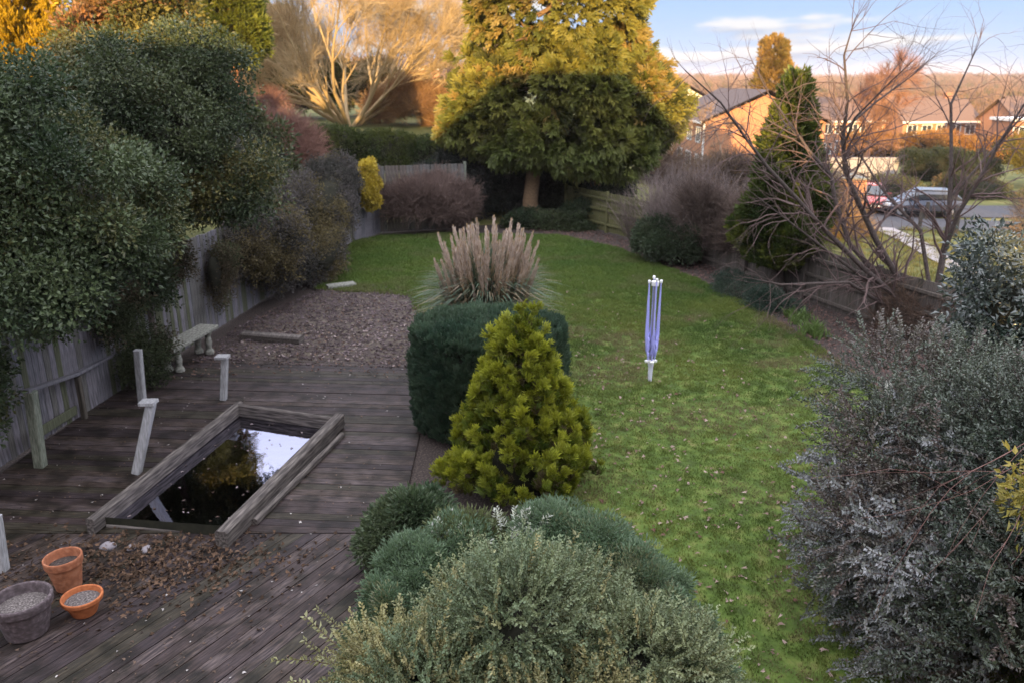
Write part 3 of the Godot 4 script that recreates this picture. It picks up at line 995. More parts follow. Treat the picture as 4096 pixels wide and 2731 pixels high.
func garden_left() -> void:
	# ---- fences
	var flat := func(_x, _z): return 0.0
	var o := thing("board_fence", "weathered lilac grey board fence with rails down the left side", "fence")
	fence(o, Vector2(-7.2, -6.5), Vector2(-5.05, -25.2), flat, 2.0, WOOD, M.fence_brown[1], 1.0)
	o = thing("board_fence", "short pale fence panel beside the sun tinted ivy at the lawn's far left corner", "fence")
	fence(o, Vector2(-5.0, -25.3), Vector2(-4.45, -27.0), flat, 2.3, [WOOD[0], WOOD[1]], WOOD[2], 1.0)
	o = thing("board_fence", "grey brown fence with tall posts across the far left end", "fence")
	fence(o, Vector2(-4.45, -27.05), Vector2(-1.6, -27.9), flat, 2.2, [WOOD[2], M.fence_brown[1]], M.post_green, 1.0)
	# ---- pond
	var pd := thing("garden_pond", "raised rectangular pond framed by heavy old timbers in the deck", "pond")
	var w := PackedVector2Array([Vector2(-4.71, -8.18), Vector2(-4.17, -11.32), Vector2(-2.62, -10.8), Vector2(-3.2, -7.98)])
	var mb := MB.new()
	for k in 2: mb.tri(Vector3(w[0].x, 0.02, w[0].y), Vector3(w[k + 1].x, 0.02, w[k + 1].y), Vector3(w[k + 2].x, 0.02, w[k + 2].y), Vector3.UP)
	var wm := flat_mat(lin(0.34, 0.34, 0.42), 0.02, 1.0, 0.5)
	wm.normal_enabled = true
	var nt := NoiseTexture2D.new()
	var nf := FastNoiseLite.new()
	nf.frequency = 0.02
	nt.noise = nf
	nt.seamless = true
	nt.as_normal_map = true
	nt.bump_strength = 1.0
	nt.width = 256
	nt.height = 256
	wm.normal_texture = nt
	wm.normal_scale = 0.12
	wm.uv1_triplanar = true
	wm.uv1_scale = Vector3(0.7, 0.7, 0.7)
	part("water", mb.mesh(), wm, pd)
	var lb := MB.new()
	for k in 4:
		var a: Vector2 = w[k]
		var b: Vector2 = w[(k + 1) % 4]
		var e := (b - a).orthogonal().normalized()
		lb.quadn(Vector3(a.x, -0.5, a.y), Vector3(b.x, -0.5, b.y), Vector3(b.x, 0.12, b.y), Vector3(a.x, 0.12, a.y), Vector3(e.x, 0, e.y))
	for k in 2: lb.tri(Vector3(w[0].x, -0.5, w[0].y), Vector3(w[k + 1].x, -0.5, w[k + 1].y), Vector3(w[k + 2].x, -0.5, w[k + 2].y), Vector3.UP)
	part("liner", lb.mesh(), M.core, pd)
	var beams := [[Vector3(-4.77, 0.1, -8.0), Vector3(-4.18, 0.12, -11.45), 0.1, 0.2], [Vector3(-4.2, 0.115, -11.36), Vector3(-2.62, 0.115, -10.83), 0.07, 0.21], [Vector3(-2.55, 0.12, -10.95), Vector3(-3.19, 0.1, -7.72), 0.15, 0.22], [Vector3(-3.24, -0.02, -8.05), Vector3(-4.68, -0.02, -8.2), 0.1, 0.1]]
	for b in beams:
		beam("timber_edge", b[0], b[1], b[2], b[3], M.timber, pd)
	beam("timber_edge", Vector3(-2.45, 0.04, -10.6), Vector3(-2.98, 0.04, -8.2), 0.07, 0.09, M.timber, pd)
	# floating leaves
	var xf := []
	var cols := []
	var lf := MB.new()
	lf.leaf(Vector3(-0.02, 0, 0), Vector3(1, 0, 0), Vector3(0, 0, 1), 0.045, 0.026, 0.12)
	lf.leaf(Vector3(0, 0.002, 0.01), Vector3(-0.8, 0.05, 0.5).normalized(), Vector3(0.5, 0, 0.8), 0.02, 0.012, 0.12)
	M.leaf_mesh = lf.mesh()
	for p in scatter(w, 60, 0.026):
		xf.append(toward(Vector3.UP + rdir() * 0.05, rnd(0, TAU), rnd(0.6, 1.2), p))
		cols.append(mixc(Color(0.05, 0.03, 0.02), Color(0.3, 0.25, 0.25), pow(R.randf(), 2)))
	many("floating_leaves", M.leaf_mesh, M.dry, xf, cols, pd)
	# ---- posts round the deck
	var posts := [
		["square weathered post holding the low handrail at the deck's left edge", Vector3(-6.3, 0, -9.7), Vector3(-6.24, 1.07, -9.7), 0.13, M.post_green, 0.0],
		["leaning capped post beside the pond's left timber", Vector3(-4.93, 0, -9.5), Vector3(-4.66, 0.93, -9.62), 0.11, M.post, 0.2],
		["white post standing in shade behind the leaning capped post", Vector3(-5.95, 0, -12.0), Vector3(-5.9, 0.86, -12.0), 0.11, M.post, 0.0],
		["pale post with an offset cap at the pond's far left corner", Vector3(-4.66, 0, -12.05), Vector3(-4.58, 0.69, -12.1), 0.1, M.post, 0.2],
		["pale post cut by the photo's left edge near the pots", Vector3(-5.37, 0, -7.3), Vector3(-5.33, 0.64, -7.3), 0.12, M.post, 0.0],
		["slim dark post under the low handrail beside the fence", Vector3(-6.52, 0, -11.3), Vector3(-6.52, 0.68, -11.3), 0.08, M.fence_brown[2], 0.0]]
	for p in posts:
		var po := thing("wooden_post", p[0], "post", p[1], 0.0, "posts round the deck")
		var pm := MB.new()
		pm.bar(Vector3.ZERO, p[2] - p[1], p[3], p[3], 0.012)
		part("shaft", pm.mesh(), p[4], po)
		if p[5] > 0:
			var cm := MB.new()
			cm.bar(p[2] - p[1] + Vector3(-0.035, 0.002, 0), p[2] - p[1] + Vector3(-0.035, 0.042, 0), p[5], p[5] * 0.9, 0.008)
			part("cap", cm.mesh(), M.post, po)
	var ho := thing("handrail", "low wooden handrail from the square post back along the fence", "rail")
	var hm := MB.new()
	hm.bar(Vector3(-6.26, 1.1, -9.62), Vector3(-6.52, 0.72, -11.3), 0.1, 0.05)
	part("rail", hm.mesh(), WOOD[0], ho)
	hm = MB.new()
	hm.bar(Vector3(-6.522, 0.722, -11.31), Vector3(-6.55, 0.6, -12.8), 0.1, 0.05)
	part("rail", hm.mesh(), WOOD[0], ho)
	hm = MB.new()
	hm.bar(Vector3(-6.34, 0.42, -9.8), Vector3(-6.6, 0.16, -11.25), 0.03, 0.14)
	part("rail", hm.mesh(), WOOD[3], ho)
	# ---- bench
	var be := thing("stone_bench", "stone slab bench on carved legs by the left fence", "bench", Vector3(-5.9, 0, -13.9), deg_to_rad(-10))
	mb = MB.new()
	mb.bar(Vector3(0, 0.45, 0.75), Vector3(0, 0.45, -0.75), 0.4, 0.07, 0.015)
	part("slab", mb.mesh(), M.stone, be)
	for z in [-0.5, 0.5]:
		for x in [0.1, -0.12]:
			mb = MB.new()
			mb.lathe([Vector2(0, 0), Vector2(0.085, 0), Vector2(0.085, 0.05), Vector2(0.05, 0.1), Vector2(0.065, 0.22), Vector2(0.05, 0.32), Vector2(0.08, 0.4), Vector2(0.08, 0.413)], 12)
			part("leg", mb.mesh(), M.stone, be, Transform3D(Basis(), Vector3(x, 0, z)))
	# ---- pots
	pot("terracotta_pot", "tall tapering terracotta pot standing behind the other two", Vector3(-4.5, 0.005, -7.0), 0.18, 0.36, 0.12, M.terra, 0.03, M.soil)
	pot("terracotta_pot", "large greyed clay pot nearest the photo's left edge", Vector3(-4.52, 0.005, -6.3), 0.26, 0.38, 0.18, M.terra_grey, 0.0, M.grit)
	pot("terracotta_pot", "small bright orange terracotta bowl filled with grit", Vector3(-4.13, 0.005, -6.58), 0.185, 0.2, 0.11, M.terra_bright, 0.0, M.grit)
	# ---- litter: chips and leaves at the end of the deck, heaped leaves by the pots
	var bed := PackedVector2Array([Vector2(-5.3, -14.0), Vector2(-1.8, -13.7), Vector2(-2.3, -18.9), Vector2(-3.0, -19.3), Vector2(-4.4, -19.6), Vector2(-5.4, -16.5)])
	var chips := tri_mat(noise_tex([[0.1, 0.028, 0.021, 0.019], [0.5, 0.065, 0.05, 0.045], [0.8, 0.1, 0.085, 0.06], [0.95, 0.16, 0.125, 0.115]], 0.02, 6, 90, 512), Vector3(0.5, 0.5, 0.5), 0.95, true)
	structure("bark_bed", patch(bed, -0.01, 0.4, 0.04), chips)
	xf = []
	cols = []
	var chip := MB.new()
	chip.box(Vector3.ZERO, Vector3(0.036, 0.01, 0.02), Basis(Vector3(0.2, 0.1, 1).normalized(), 0.3))
	var wide := PackedVector2Array([Vector2(-5.9, -13.9), Vector2(-1.5, -13.5), Vector2(-1.8, -18.6), Vector2(-2.8, -19.5), Vector2(-4.5, -19.9), Vector2(-5.7, -16.5)])
	for p in scatter(wide, 5200, 0.008):
		p.y += 0.04 * N1.get_noise_2d(p.x * 40, p.z * 40)
		xf.append(toward(Vector3.UP + rdir() * 0.5, rnd(0, TAU), rnd(0.5, 1.5), p))
		var pale := R.randf() < (0.28 if (p - Vector3(-2.7, 0, -15)).length() < 1.5 + rnd(-0.6, 0.6) else 0.05)
		cols.append(Color(0.3, 0.24, 0.23) * rnd(0.7, 1.3) if pale and N1.get_noise_2d(p.x * 50, p.z * 50) > -0.1 else mixc(Color(0.045, 0.033, 0.034), Color(0.155, 0.12, 0.125), R.randf() * 0.6 + 0.35 + 0.8 * N1.get_noise_2d(p.x * 35, p.z * 35)))
	many("bed_litter", M.leaf_mesh, M.dry, scatter(PackedVector2Array([Vector2(-6.0, -12.9), Vector2(-3.4, -13.3), Vector2(-1.5, -12.8), Vector2(-1.8, -18.6), Vector2(-2.8, -19.5), Vector2(-4.5, -19.9), Vector2(-5.7, -16.5)]), 1500, 0.03).map(func(p): return toward(Vector3.UP + rdir() * 0.7, rnd(0, TAU), rnd(0.7, 1.6), p)), range(1500).map(func(_k): return mixc(Color(0.05, 0.03, 0.025), Color(0.19, 0.13, 0.1), R.randf())), self)
	many("bark_chips", chip.mesh(), M.dry, xf, cols, self)
	xf = []
	cols = []
	for k in 1900:
		var p := Vector3(-4.3 + R.randfn() * 0.75, 0, -7.35 + R.randfn() * 0.38)
		p += Vector3(1, 0, -0.1) * R.randf() * 0.8
		if Geometry2D.is_point_in_polygon(Vector2(p.x, p.z), M.pond) or p.z < -8.15 and p.x > -4.75: continue
		var q := exp(-Vector2((p.x + 4.1) / 1.0, (p.z + 7.6) / 0.35).length_squared())
		p.y = 0.008 + R.randf() * 0.07 * q
		xf.append(toward(Vector3.UP + rdir() * 0.8, rnd(0, TAU), rnd(0.8, 1.5), p))
		cols.append(mixc(Color(0.035, 0.022, 0.014), Color(0.16, 0.1, 0.065), pow(R.randf(), 1.6)))
	for p in scatter(PackedVector2Array([Vector2(-6.9, -3.6), Vector2(-1.7, -3.6), Vector2(-1.75, -13.7), Vector2(-6.5, -13.9)]), 2200, 0.008):
		if Geometry2D.is_point_in_polygon(Vector2(p.x, p.z), M.pond): continue
		xf.append(toward(Vector3.UP + rdir() * 0.3, rnd(0, TAU), rnd(0.25, 0.9), p))
		cols.append(Color(0.45, 0.42, 0.4) * rnd(0.6, 1.2) if R.randf() < 0.1 else mixc(Color(0.04, 0.03, 0.025), Color(0.17, 0.12, 0.09), R.randf()))
	many("fallen_leaves", M.leaf_mesh, M.dry, xf, cols, self)
	# pale stones in the heap
	for k in 3:
		var so := thing("pale_stone", ["largest pale stone in the leaf heap behind the pots", "middle pale stone in the leaf heap behind the pots", "pale stone nearest the pond in the leaf heap"][k], "stone", [Vector3(-4.45, 0.02, -7.72), Vector3(-4.18, 0.02, -7.7), Vector3(-4.0, 0.02, -7.66)][k], k, "stones in the leaf heap")
		part("stone", core([[Vector3.ZERO, Vector3(0.09, 0.05, 0.07) * [1.0, 0.7, 0.8][k]]], 1.0), flat_mat(lin(0.2, 0.18, 0.19), 0.9), so)
	# timbers and the edging slab beyond the deck
	var to := thing("old_timber", "half buried old timber lying at the end of the deck", "timber", Vector3(-4.75, 0.05, -15.1))
	mb = MB.new()
	mb.bar(Vector3(-0.62, 0, -0.2), Vector3(0.62, 0, 0.1), 0.22, 0.16, 0.03)
	part("beam", mb.mesh(), M.timber, to)
	to = thing("edging_slab", "pale edging slab at the corner of the lawn and bark bed", "slab", Vector3(-4.25, 0.05, -19.4), 0.5)
	mb = MB.new()
	mb.bar(Vector3(-0.35, 0, 0), Vector3(0.35, 0, 0), 0.28, 0.1, 0.02)
	part("slab", mb.mesh(), M.stone, to)
	# ---- evergreens
	var holly := clump_ball(30, 0.17, 0.055, 0.034, 0.05, 0.5)
	var hg := [Color(0.034, 0.055, 0.026), Color(0.095, 0.125, 0.056)]
	var lobes := [[Vector3(-6.7, 3.5, -9.6), Vector3(1.9, 1.5, 1.9)], [Vector3(-5.3, 3.5, -9.9), Vector3(1.05, 1.0, 1.2)], [Vector3(-7.4, 3.9, -10.6), Vector3(1.8, 1.1, 1.7)], [Vector3(-7.0, 2.1, -9.0), Vector3(0.6, 1.2, 0.7)], [Vector3(-6.75, 1.3, -9.3), Vector3(0.45, 0.9, 0.5)], [Vector3(-4.95, 3.0, -9.7), Vector3(0.55, 0.55, 0.6)]]
	o = bush("holly_tree", "large dark holly filling the left edge in front of the slim trunk", lobes, holly, M.gloss, 8500, [0.8, 1.5], hg[0], hg[1], "tree", 0.5, 0.1, 0.3, Color(0.13, 0.13, 0.05), -1.0, 0.4, -0.3, 20, 0.32)
	stem(o, "trunk", [Vector3(-0.6, 0, 0.2), Vector3(-0.5, 1.2, 0.1), Vector3(-0.2, 3.2, -0.1)], [0.16, 0.13, 0.07], M.bark)
	lobes = [[Vector3(-5.8, 4.0, -13.6), Vector3(1.6, 1.6, 1.5)], [Vector3(-4.9, 3.6, -13.8), Vector3(1.0, 1.1, 1.1)], [Vector3(-6.2, 4.9, -13.9), Vector3(1.1, 0.9, 1.1)], [Vector3(-5.3, 3.1, -13.6), Vector3(0.7, 0.6, 0.7)], [Vector3(-7.0, 3.6, -13.6), Vector3(1.0, 1.2, 1.1)], [Vector3(-6.2, 1.6, -13.4), Vector3(0.4, 0.5, 0.35)], [Vector3(-7.0, 2.2, -13.0), Vector3(0.8, 0.7, 0.6)]]
	o = bush("holly_tree", "dark holly on a slim bare trunk between bench and handrail", lobes, holly, M.gloss, 5600, [0.75, 1.4], hg[0], Color(0.095, 0.115, 0.05), "tree", 0.6, 0.1, 0.52, Color(0.16, 0.14, 0.045), -1.0, 0.4, -0.22, 18, 0.32)
	stem(o, "trunk", [Vector3(-0.62, 0, -0.05), Vector3(-0.6, 1.4, 0), Vector3(-0.4, 2.8, 0), Vector3(0, 4.2, 0)], [0.1, 0.085, 0.07, 0.04], M.bark)
	lobes = [[Vector3(-8.7, 5.2, -19.5), Vector3(1.25, 2.0, 1.3)], [Vector3(-8.2, 5.4, -19.8), Vector3(0.95, 1.3, 1.1)], [Vector3(-9.1, 5.4, -20.4), Vector3(1.0, 1.6, 1.2)], [Vector3(-8.5, 6.9, -19.8), Vector3(1.1, 1.3, 1.1)], [Vector3(-8.8, 3.4, -19.2), Vector3(1.2, 1.2, 1.2)]]
	o = bush("evergreen_tree", "sunlit yellow green evergreen rising behind the hollies", lobes, clump_ball(26, 0.24, 0.1, 0.055, 0.2, 0.4), M.leaf, 3600, [0.9, 1.6], Color(0.1, 0.11, 0.03), Color(0.24, 0.2, 0.06), "tree", 0.55, 0.2, 0.5, Color(0.3, 0.14, 0.06), -1.0, 0.4)
	stem(o, "trunk", [Vector3(0, -1, 0), Vector3(0, 2, 0), Vector3(0.2, 4.5, 0)], [0.25, 0.2, 0.1], M.bark)
	# ---- shrub along the left fence
	var small := clump_ball(30, 0.17, 0.045, 0.026, 0.2, 0.45)
	lobes = [[Vector3(-5.55, 1.3, -18.5), Vector3(0.75, 1.25, 1.6)], [Vector3(-5.5, 1.5, -20.6), Vector3(0.8, 1.25, 1.6)], [Vector3(-5.15, 1.55, -22.8), Vector3(0.75, 1.15, 1.7)], [Vector3(-5.75, 1.55, -17.2), Vector3(0.6, 0.8, 1.1)], [Vector3(-4.75, 0.75, -20.2), Vector3(0.5, 0.75, 1.4)], [Vector3(-5.1, 2.2, -24.0), Vector3(0.6, 0.55, 1.1)]]
	bush("climbing_shrub", "long dark grey purple shrub climbing the left fence beyond the bench", lobes, small, M.dry, 6500, [0.8, 1.5], Color(0.04, 0.042, 0.035), Color(0.13, 0.115, 0.11), "shrub", 0.62, 0.15, 0.75, Color(0.15, 0.12, 0.05), -1.0, 0.4, -0.3, 9, 0.36)
	bush("fence_ivy", "dark ivy in patches on the left fence behind handrail and bench", [[Vector3(-6.35, 1.55, -12.3), Vector3(0.35, 0.55, 0.75)], [Vector3(-6.2, 0.45, -12.7), Vector3(0.4, 0.5, 0.6)], [Vector3(-6.15, 1.75, -14.3), Vector3(0.3, 0.4, 0.6)], [Vector3(-5.95, 1.2, -15.7), Vector3(0.35, 1.0, 0.6)], [Vector3(-6.5, 1.9, -11.0), Vector3(0.35, 0.35, 0.6)]], small, M.dry, 1500, [0.7, 1.3], Color(0.025, 0.035, 0.018), Color(0.085, 0.1, 0.05), "ivy", 0.5, 0.1, 0.4, Color(0.1, 0.075, 0.05), -1.0, 0.4, -0.25, 8, 0.4)
	lobes = [[Vector3(-4.55, 1.75, -25.75), Vector3(0.3, 0.6, 0.5)], [Vector3(-4.5, 1.25, -25.7), Vector3(0.22, 0.4, 0.35)], [Vector3(-4.6, 2.2, -25.9), Vector3(0.3, 0.28, 0.5)]]
	bush("sun_tinted_ivy", "golden ivy with sunlight put into its leaf colour, hanging over the pale fence panel", lobes, clump_ball(22, 0.1, 0.06, 0.05, 0.0, 0.3), M.leaf, 520, [0.8, 1.3], Color(0.34, 0.24, 0.025), Color(0.55, 0.42, 0.05), "ivy", 0.7, 0.0, 0.7, null, -1.0)  # sunbeam on the ivy is put into its leaf colour; it stands in shadow

func garden_middle() -> void:
	# front shrub: small grey green leaves on short shoots
	var shoot := clump_spray(24, 0.25, 0.03, 0.016, 0.3, 0.0022, Color(0.5, 0.36, 0.22))
	var lobes := [[Vector3(0.12, 0.6, -5.0), Vector3(0.95, 0.95, 0.85)], [Vector3(-0.45, 0.42, -4.75), Vector3(0.75, 0.65, 0.7)], [Vector3(0.85, 0.45, -4.8), Vector3(0.75, 0.68, 0.75)], [Vector3(0.2, 0.45, -4.2), Vector3(1.1, 0.75, 0.75)]]
	var o := bush("grey_green_shrub", "pale grey green small leaved shrub nearest the viewer", lobes, shoot, M.leaf, 6500, [0.7, 1.35], Color(0.13, 0.175, 0.1), Color(0.27, 0.3, 0.165), "shrub", 0.78, 0.25, 0.8, Color(0.34, 0.31, 0.15), -0.3, 0.25, -2.0, 6, 0.35)
	# long shoots that stand out of it
	var xf := []
	var cols := []
	for k in 70:
		var a := rnd(0, TAU)
		var p := Vector3(cos(a) * rnd(0.5, 1.15), rnd(0.55, 0.9), sin(a) * rnd(0.3, 0.9))
		if k < 30: p = Vector3(-rnd(0.7, 1.5), rnd(0.3, 0.8), rnd(-0.5, 0.5))
		xf.append(toward(Vector3(p.x * 0.8, 0.7, p.z * 0.6 - 0.1) + rdir() * 0.3, rnd(0, TAU), rnd(1.4, 2.2), p))
		cols.append(Color(0.3, 0.3, 0.16) * rnd(0.8, 1.2))
	many("long_shoots", shoot, M.leaf, xf, cols, o)
	# soft green mounds round it
	var hebe := clump_ball(34, 0.09, 0.045, 0.014, 0.7, 0.3)
	var hc := [Color(0.085, 0.14, 0.075), Color(0.18, 0.25, 0.15)]
	bush("green_mound", "soft green mounded shrub left of the grey green shrub by the deck", [[Vector3(-0.5, 0.66, -6.35), Vector3(0.42, 0.45, 0.45)], [Vector3(-0.82, 0.58, -6.1), Vector3(0.45, 0.5, 0.5)], [Vector3(-0.98, 0.4, -5.65), Vector3(0.42, 0.5, 0.5)], [Vector3(-1.0, 0.22, -5.2), Vector3(0.4, 0.45, 0.5)]], hebe, M.leaf, 3000, [0.6, 1.2], hc[0], hc[1], "shrub", 0.72, 0.4, 0.75, Color(0.19, 0.2, 0.11), -0.35, 0.4, -2.0, 8, 0.2)
	bush("green_mound", "soft green mounded shrub right of the grey green shrub by the lawn", [[Vector3(0.35, 0.72, -6.55), Vector3(0.45, 0.45, 0.42)], [Vector3(0.75, 0.7, -6.3), Vector3(0.45, 0.46, 0.45)], [Vector3(1.08, 0.6, -5.95), Vector3(0.42, 0.48, 0.45)], [Vector3(1.3, 0.45, -5.5), Vector3(0.4, 0.46, 0.5)], [Vector3(1.4, 0.3, -5.05), Vector3(0.36, 0.42, 0.45)]], hebe, M.leaf, 3600, [0.6, 1.2], hc[0], hc[1], "shrub", 0.72, 0.4, 0.75, Color(0.19, 0.2, 0.11), -0.35, 0.4, -2.0, 8, 0.2)
	bush("dark_green_shrub", "small dark green shrub between the green mound and the golden conifer", [[Vector3(-1.15, 0.3, -7.4), Vector3(0.45, 0.42, 0.5)]], clump_ball(30, 0.12, 0.05, 0.022, 0.4, 0.4), M.leaf, 900, [0.8, 1.4], Color(0.045, 0.08, 0.04), Color(0.1, 0.13, 0.07), "shrub", 0.7, 0.4, 0.75)
	o = bush("olive_shrub", "olive green shrub behind the grey green shrub with silvery sprigs", [[Vector3(-0.45, 0.5, -6.6), Vector3(0.5, 0.55, 0.4)], [Vector3(0.3, 0.5, -6.7), Vector3(0.4, 0.5, 0.4)]], clump_ball(30, 0.12, 0.05, 0.02, 0.5, 0.4), M.leaf, 1300, [0.7, 1.3], Color(0.07, 0.09, 0.035), Color(0.16, 0.18, 0.08), "shrub", 0.7, 0.4, 0.7, Color(0.07, 0.045, 0.04), -0.35, 0.18, -2.0, 6, 0.35)
	xf = []
	cols = []
	var sprig := clump_spray(18, 0.2, 0.05, 0.018, 0.1, 0.003, Color(0.6, 0.6, 0.55))
	for k in 26:
		var c := Vector3(0.52, 1.0, 0.1) if k < 16 else Vector3(0.0, 0.95, 0.22)
		var d := Vector3(R.randfn() * 0.3, 1, R.randfn() * 0.3)
		xf.append(toward(d, rnd(0, TAU), rnd(0.8, 1.3), c + Vector3(d.x, 0, d.z) * 0.3))
		cols.append(Color(0.5, 0.52, 0.45) * rnd(0.7, 1.1))
	many("silvery_sprigs", sprig, M.leaf, xf, cols, o)
	# golden conifer: rising plumes
	o = thing("golden_conifer", "golden green dwarf conifer with upright plumes in the middle of the bed", "conifer", Vector3(0.12, 0, -9.15))
	xf = []
	cols = []
	for k in 420:
		var h := 2.12 * (1.0 - pow(rnd(0, 1), 0.62))
		var rad := 0.95 * pow(1.0 - h / 2.2, 0.95) * rnd(0.6, 1.0)
		var a := rnd(0, TAU)
		rad *= 1.0 + 0.14 * sin(a * 5 + h * 6.0)
		var pc := Vector3(cos(a) * rad, h * 0.93 + 0.06, sin(a) * rad)
		var pd := Vector3(cos(a) * 0.35, 1, sin(a) * 0.35).normalized()
		var yel := rnd(0.2, 1.0)
		var big := rnd(0.6, 1.35)
		for j in int(13 * big):
			var t := R.randf()
			var q := pc + pd * t * 0.32 * big + rdir() * 0.095 * big * (1.15 - t)
			xf.append(toward(pd + rdir() * 0.65, rnd(0, TAU), rnd(0.65, 1.3), q))
			cols.append(mixc(Color(0.06, 0.1, 0.014), Color(0.34, 0.35, 0.03), t * 0.75 + yel * 0.4 - 0.2).lerp(Color(0.1, 0.065, 0.04), 0.8 if t < 0.2 and R.randf() < 0.5 else 0.0) * rnd(0.8, 1.2))
	many("foliage", clump_fan(8, 0.12, 0.65, 0.014, 2), M.leaf, xf, cols, o)
	part("inner_branches", core([[Vector3(0, 0.4, 0), Vector3(0.55, 0.5, 0.55)], [Vector3(0, 1.0, 0), Vector3(0.25, 0.7, 0.25)]], 0.9), M.core, o)
	# clipped shrub
	o = thing("clipped_shrub", "dark blue green clipped drum shaped shrub behind the golden conifer", "shrub", Vector3(-0.34, 0, -11.05))
	xf = []
	var ps := []
	while xf.size() < 7000:
		var an := rnd(0, TAU)
		var d := Vector3(cos(an), 0.15, sin(an))
		var p := Vector3(cos(an) * 1.14, rnd(0.03, 1.5), sin(an) * 1.06)
		p *= Vector3(1, 1, 1) - Vector3(1, 0, 1) * (0.1 * pow(p.y / 1.5, 4.0) + 0.1 * pow(1.0 - p.y / 1.5, 3.0))
		if R.randf() < 0.36:
			var rr := sqrt(R.randf())
			p = Vector3(cos(an) * 1.1 * rr, 1.62 - 0.14 * pow(rr, 4.0), sin(an) * 1.02 * rr)
			d = Vector3(d.x * rr * 0.5, 1, d.z * rr * 0.5)
		p *= rnd(0.92, 1.0) + 0.06 * N1.get_noise_3dv(p * 60)
		if p.y < 0.02: continue
		xf.append(toward(d * 0.5 + Vector3.UP * 0.9 + rdir() * 0.3, rnd(0, TAU), rnd(0.8, 1.3), p))
		ps.append(p)
	many("foliage", clump_fan(7, 0.13, 0.5, 0.014, 2), M.leaf, xf, tints(ps, Color(0.03, 0.06, 0.038), Color(0.075, 0.115, 0.07), 1.5), o)
	part("inner_branches", core([[Vector3(0, 0.78, 0), Vector3(0.95, 0.78, 0.9)]], 0.9), M.core, o)
	# pampas grass
	o = thing("pampas_grass", "tall pampas grass with buff plumes behind the clipped shrub", "grass clump", Vector3(-0.45, 0, -13.5))
	var mb := MB.new()
	for k in 4200:
		var a := rnd(0, TAU)
		var lean := pow(R.randf(), 0.6)
		var out := Vector3(cos(a), 0, sin(a))
		var hh := rnd(1.3, 2.15)
		var reach := rnd(0.25, 1.45) * pow(lean, 0.5)
		var s := out.cross(Vector3.UP) * 0.0085
		var t0 := rnd(0.7, 1.2)
		mb.col = (Color(0.085, 0.125, 0.08) if R.randf() < 0.75 else Color(0.28, 0.22, 0.14)) * t0
		var prev := out * rnd(0, 0.25)
		for j in 6:
			var t := (j + 1) / 6.0
			var p := out * (0.08 + reach * pow(t, 1.4)) + Vector3.UP * hh * (1.9 * t - (0.75 + 0.45 * lean) * t * t)
			p.y = maxf(p.y, 0.03)
			var sw := s * (1.0 - t * 0.8)
			mb.quadn(prev - s, prev + s, p + sw, p - sw, (p - prev).cross(s).normalized())
			prev = p
	var fol := part("foliage", mb.mesh(), M.leaf, o)
	fol.set_meta("kind", "stuff")
	var plumes := []
	for v in 5:
		var pb := MB.new()
		pb.col = Color(0.36, 0.25, 0.14)
		pb.tube([Vector3.ZERO, Vector3(0, 0.5, 0.01), Vector3(0, 1.0, 0)], [0.009, 0.007, 0.005], 4, false)
		for k in 120:
			var t := pow(R.randf(), 0.85)
			var d := (Vector3.UP * 1.6 + rdir() * 0.4).normalized()
			var q := Vector3(rnd(-0.006, 0.006), lerpf(0.62, 0.97, t), rnd(-0.006, 0.006))
			var g := rnd(0.8, 1.15)
			pb.col = Color(0.5, 0.4, 0.33).lerp(Color(0.36, 0.24, 0.13), clampf(0.75 - t * 1.4, 0, 1)) * g
			pb.leaf(q, d, d.cross(rdir()).normalized(), 0.07 * (1.15 - t * 0.6), 0.012, 0.1)
		plumes.append(pb.mesh())
	for k in 185:
		var a := rnd(0, TAU)
		var r := sqrt(R.randf())
		var d := Vector3(cos(a) * r * 0.32, 1, sin(a) * r * 0.32)
		var l := rnd(1.15, 2.15) * (1.14 - 0.14 * r)
		part("plume", plumes[k % 5], M.dry, o, toward(d + rdir() * 0.1, rnd(0, TAU), l * (1.0 if k % 3 else 1.08), Vector3(cos(a) * r * 0.34, 0.35, sin(a) * r * 0.3)))
	# rotary airer
	o = thing("rotary_airer", "folded rotary clothes airer with lilac blue lines standing on the lawn", "clothes airer", Vector3(2.36, 0, -12.88), 0.4)
	var lilac := flat_mat(lin(0.4, 0.4, 0.82), 0.45)
	mb = MB.new()
	mb.tube([Vector3(0, -0.1, 0), Vector3(0, 1.7, 0)], [0.024, 0.024], 12)
	part("pole", mb.mesh(), flat_mat(lin(0.3, 0.3, 0.36), 0.35, 0.5), o)
	mb = MB.new()
	mb.lathe([Vector2(0, -0.02), Vector2(0.03, 0.0), Vector2(0.042, 0.26), Vector2(0.05, 0.3), Vector2(0.05, 0.33), Vector2(0, 0.335)], 14)
	part("ground_socket", mb.mesh(), flat_mat(lin(0.62, 0.62, 0.72), 0.5), o)
	mb = MB.new()
	mb.lathe([Vector2(0.03, 0.34), Vector2(0.06, 0.345), Vector2(0.062, 0.39), Vector2(0.03, 0.4)], 14)
	part("hub", mb.mesh(), M.white, o)
	var tips := []
	for k in 4:
		var a := TAU * k / 4 + 0.3
		var b0 := Vector3(cos(a) * 0.055, 0.37, sin(a) * 0.055)
		var b1 := Vector3(cos(a) * (0.1 + 0.015 * (k % 2)), 1.74 + 0.05 * (k % 2), sin(a) * 0.1)
		tips.append([b0, b1])
		mb = MB.new()
		mb.tube([b0, b1], [0.013, 0.011], 8)
		part("arm", mb.mesh(), lilac, o)
		mb = MB.new()
		mb.lathe([Vector2(0, -0.02), Vector2(0.02, -0.018), Vector2(0.024, 0.01), Vector2(0.02, 0.03), Vector2(0, 0.036)], 10, b1)
		part("end_cap", mb.mesh(), M.white, o)
		mb = MB.new()
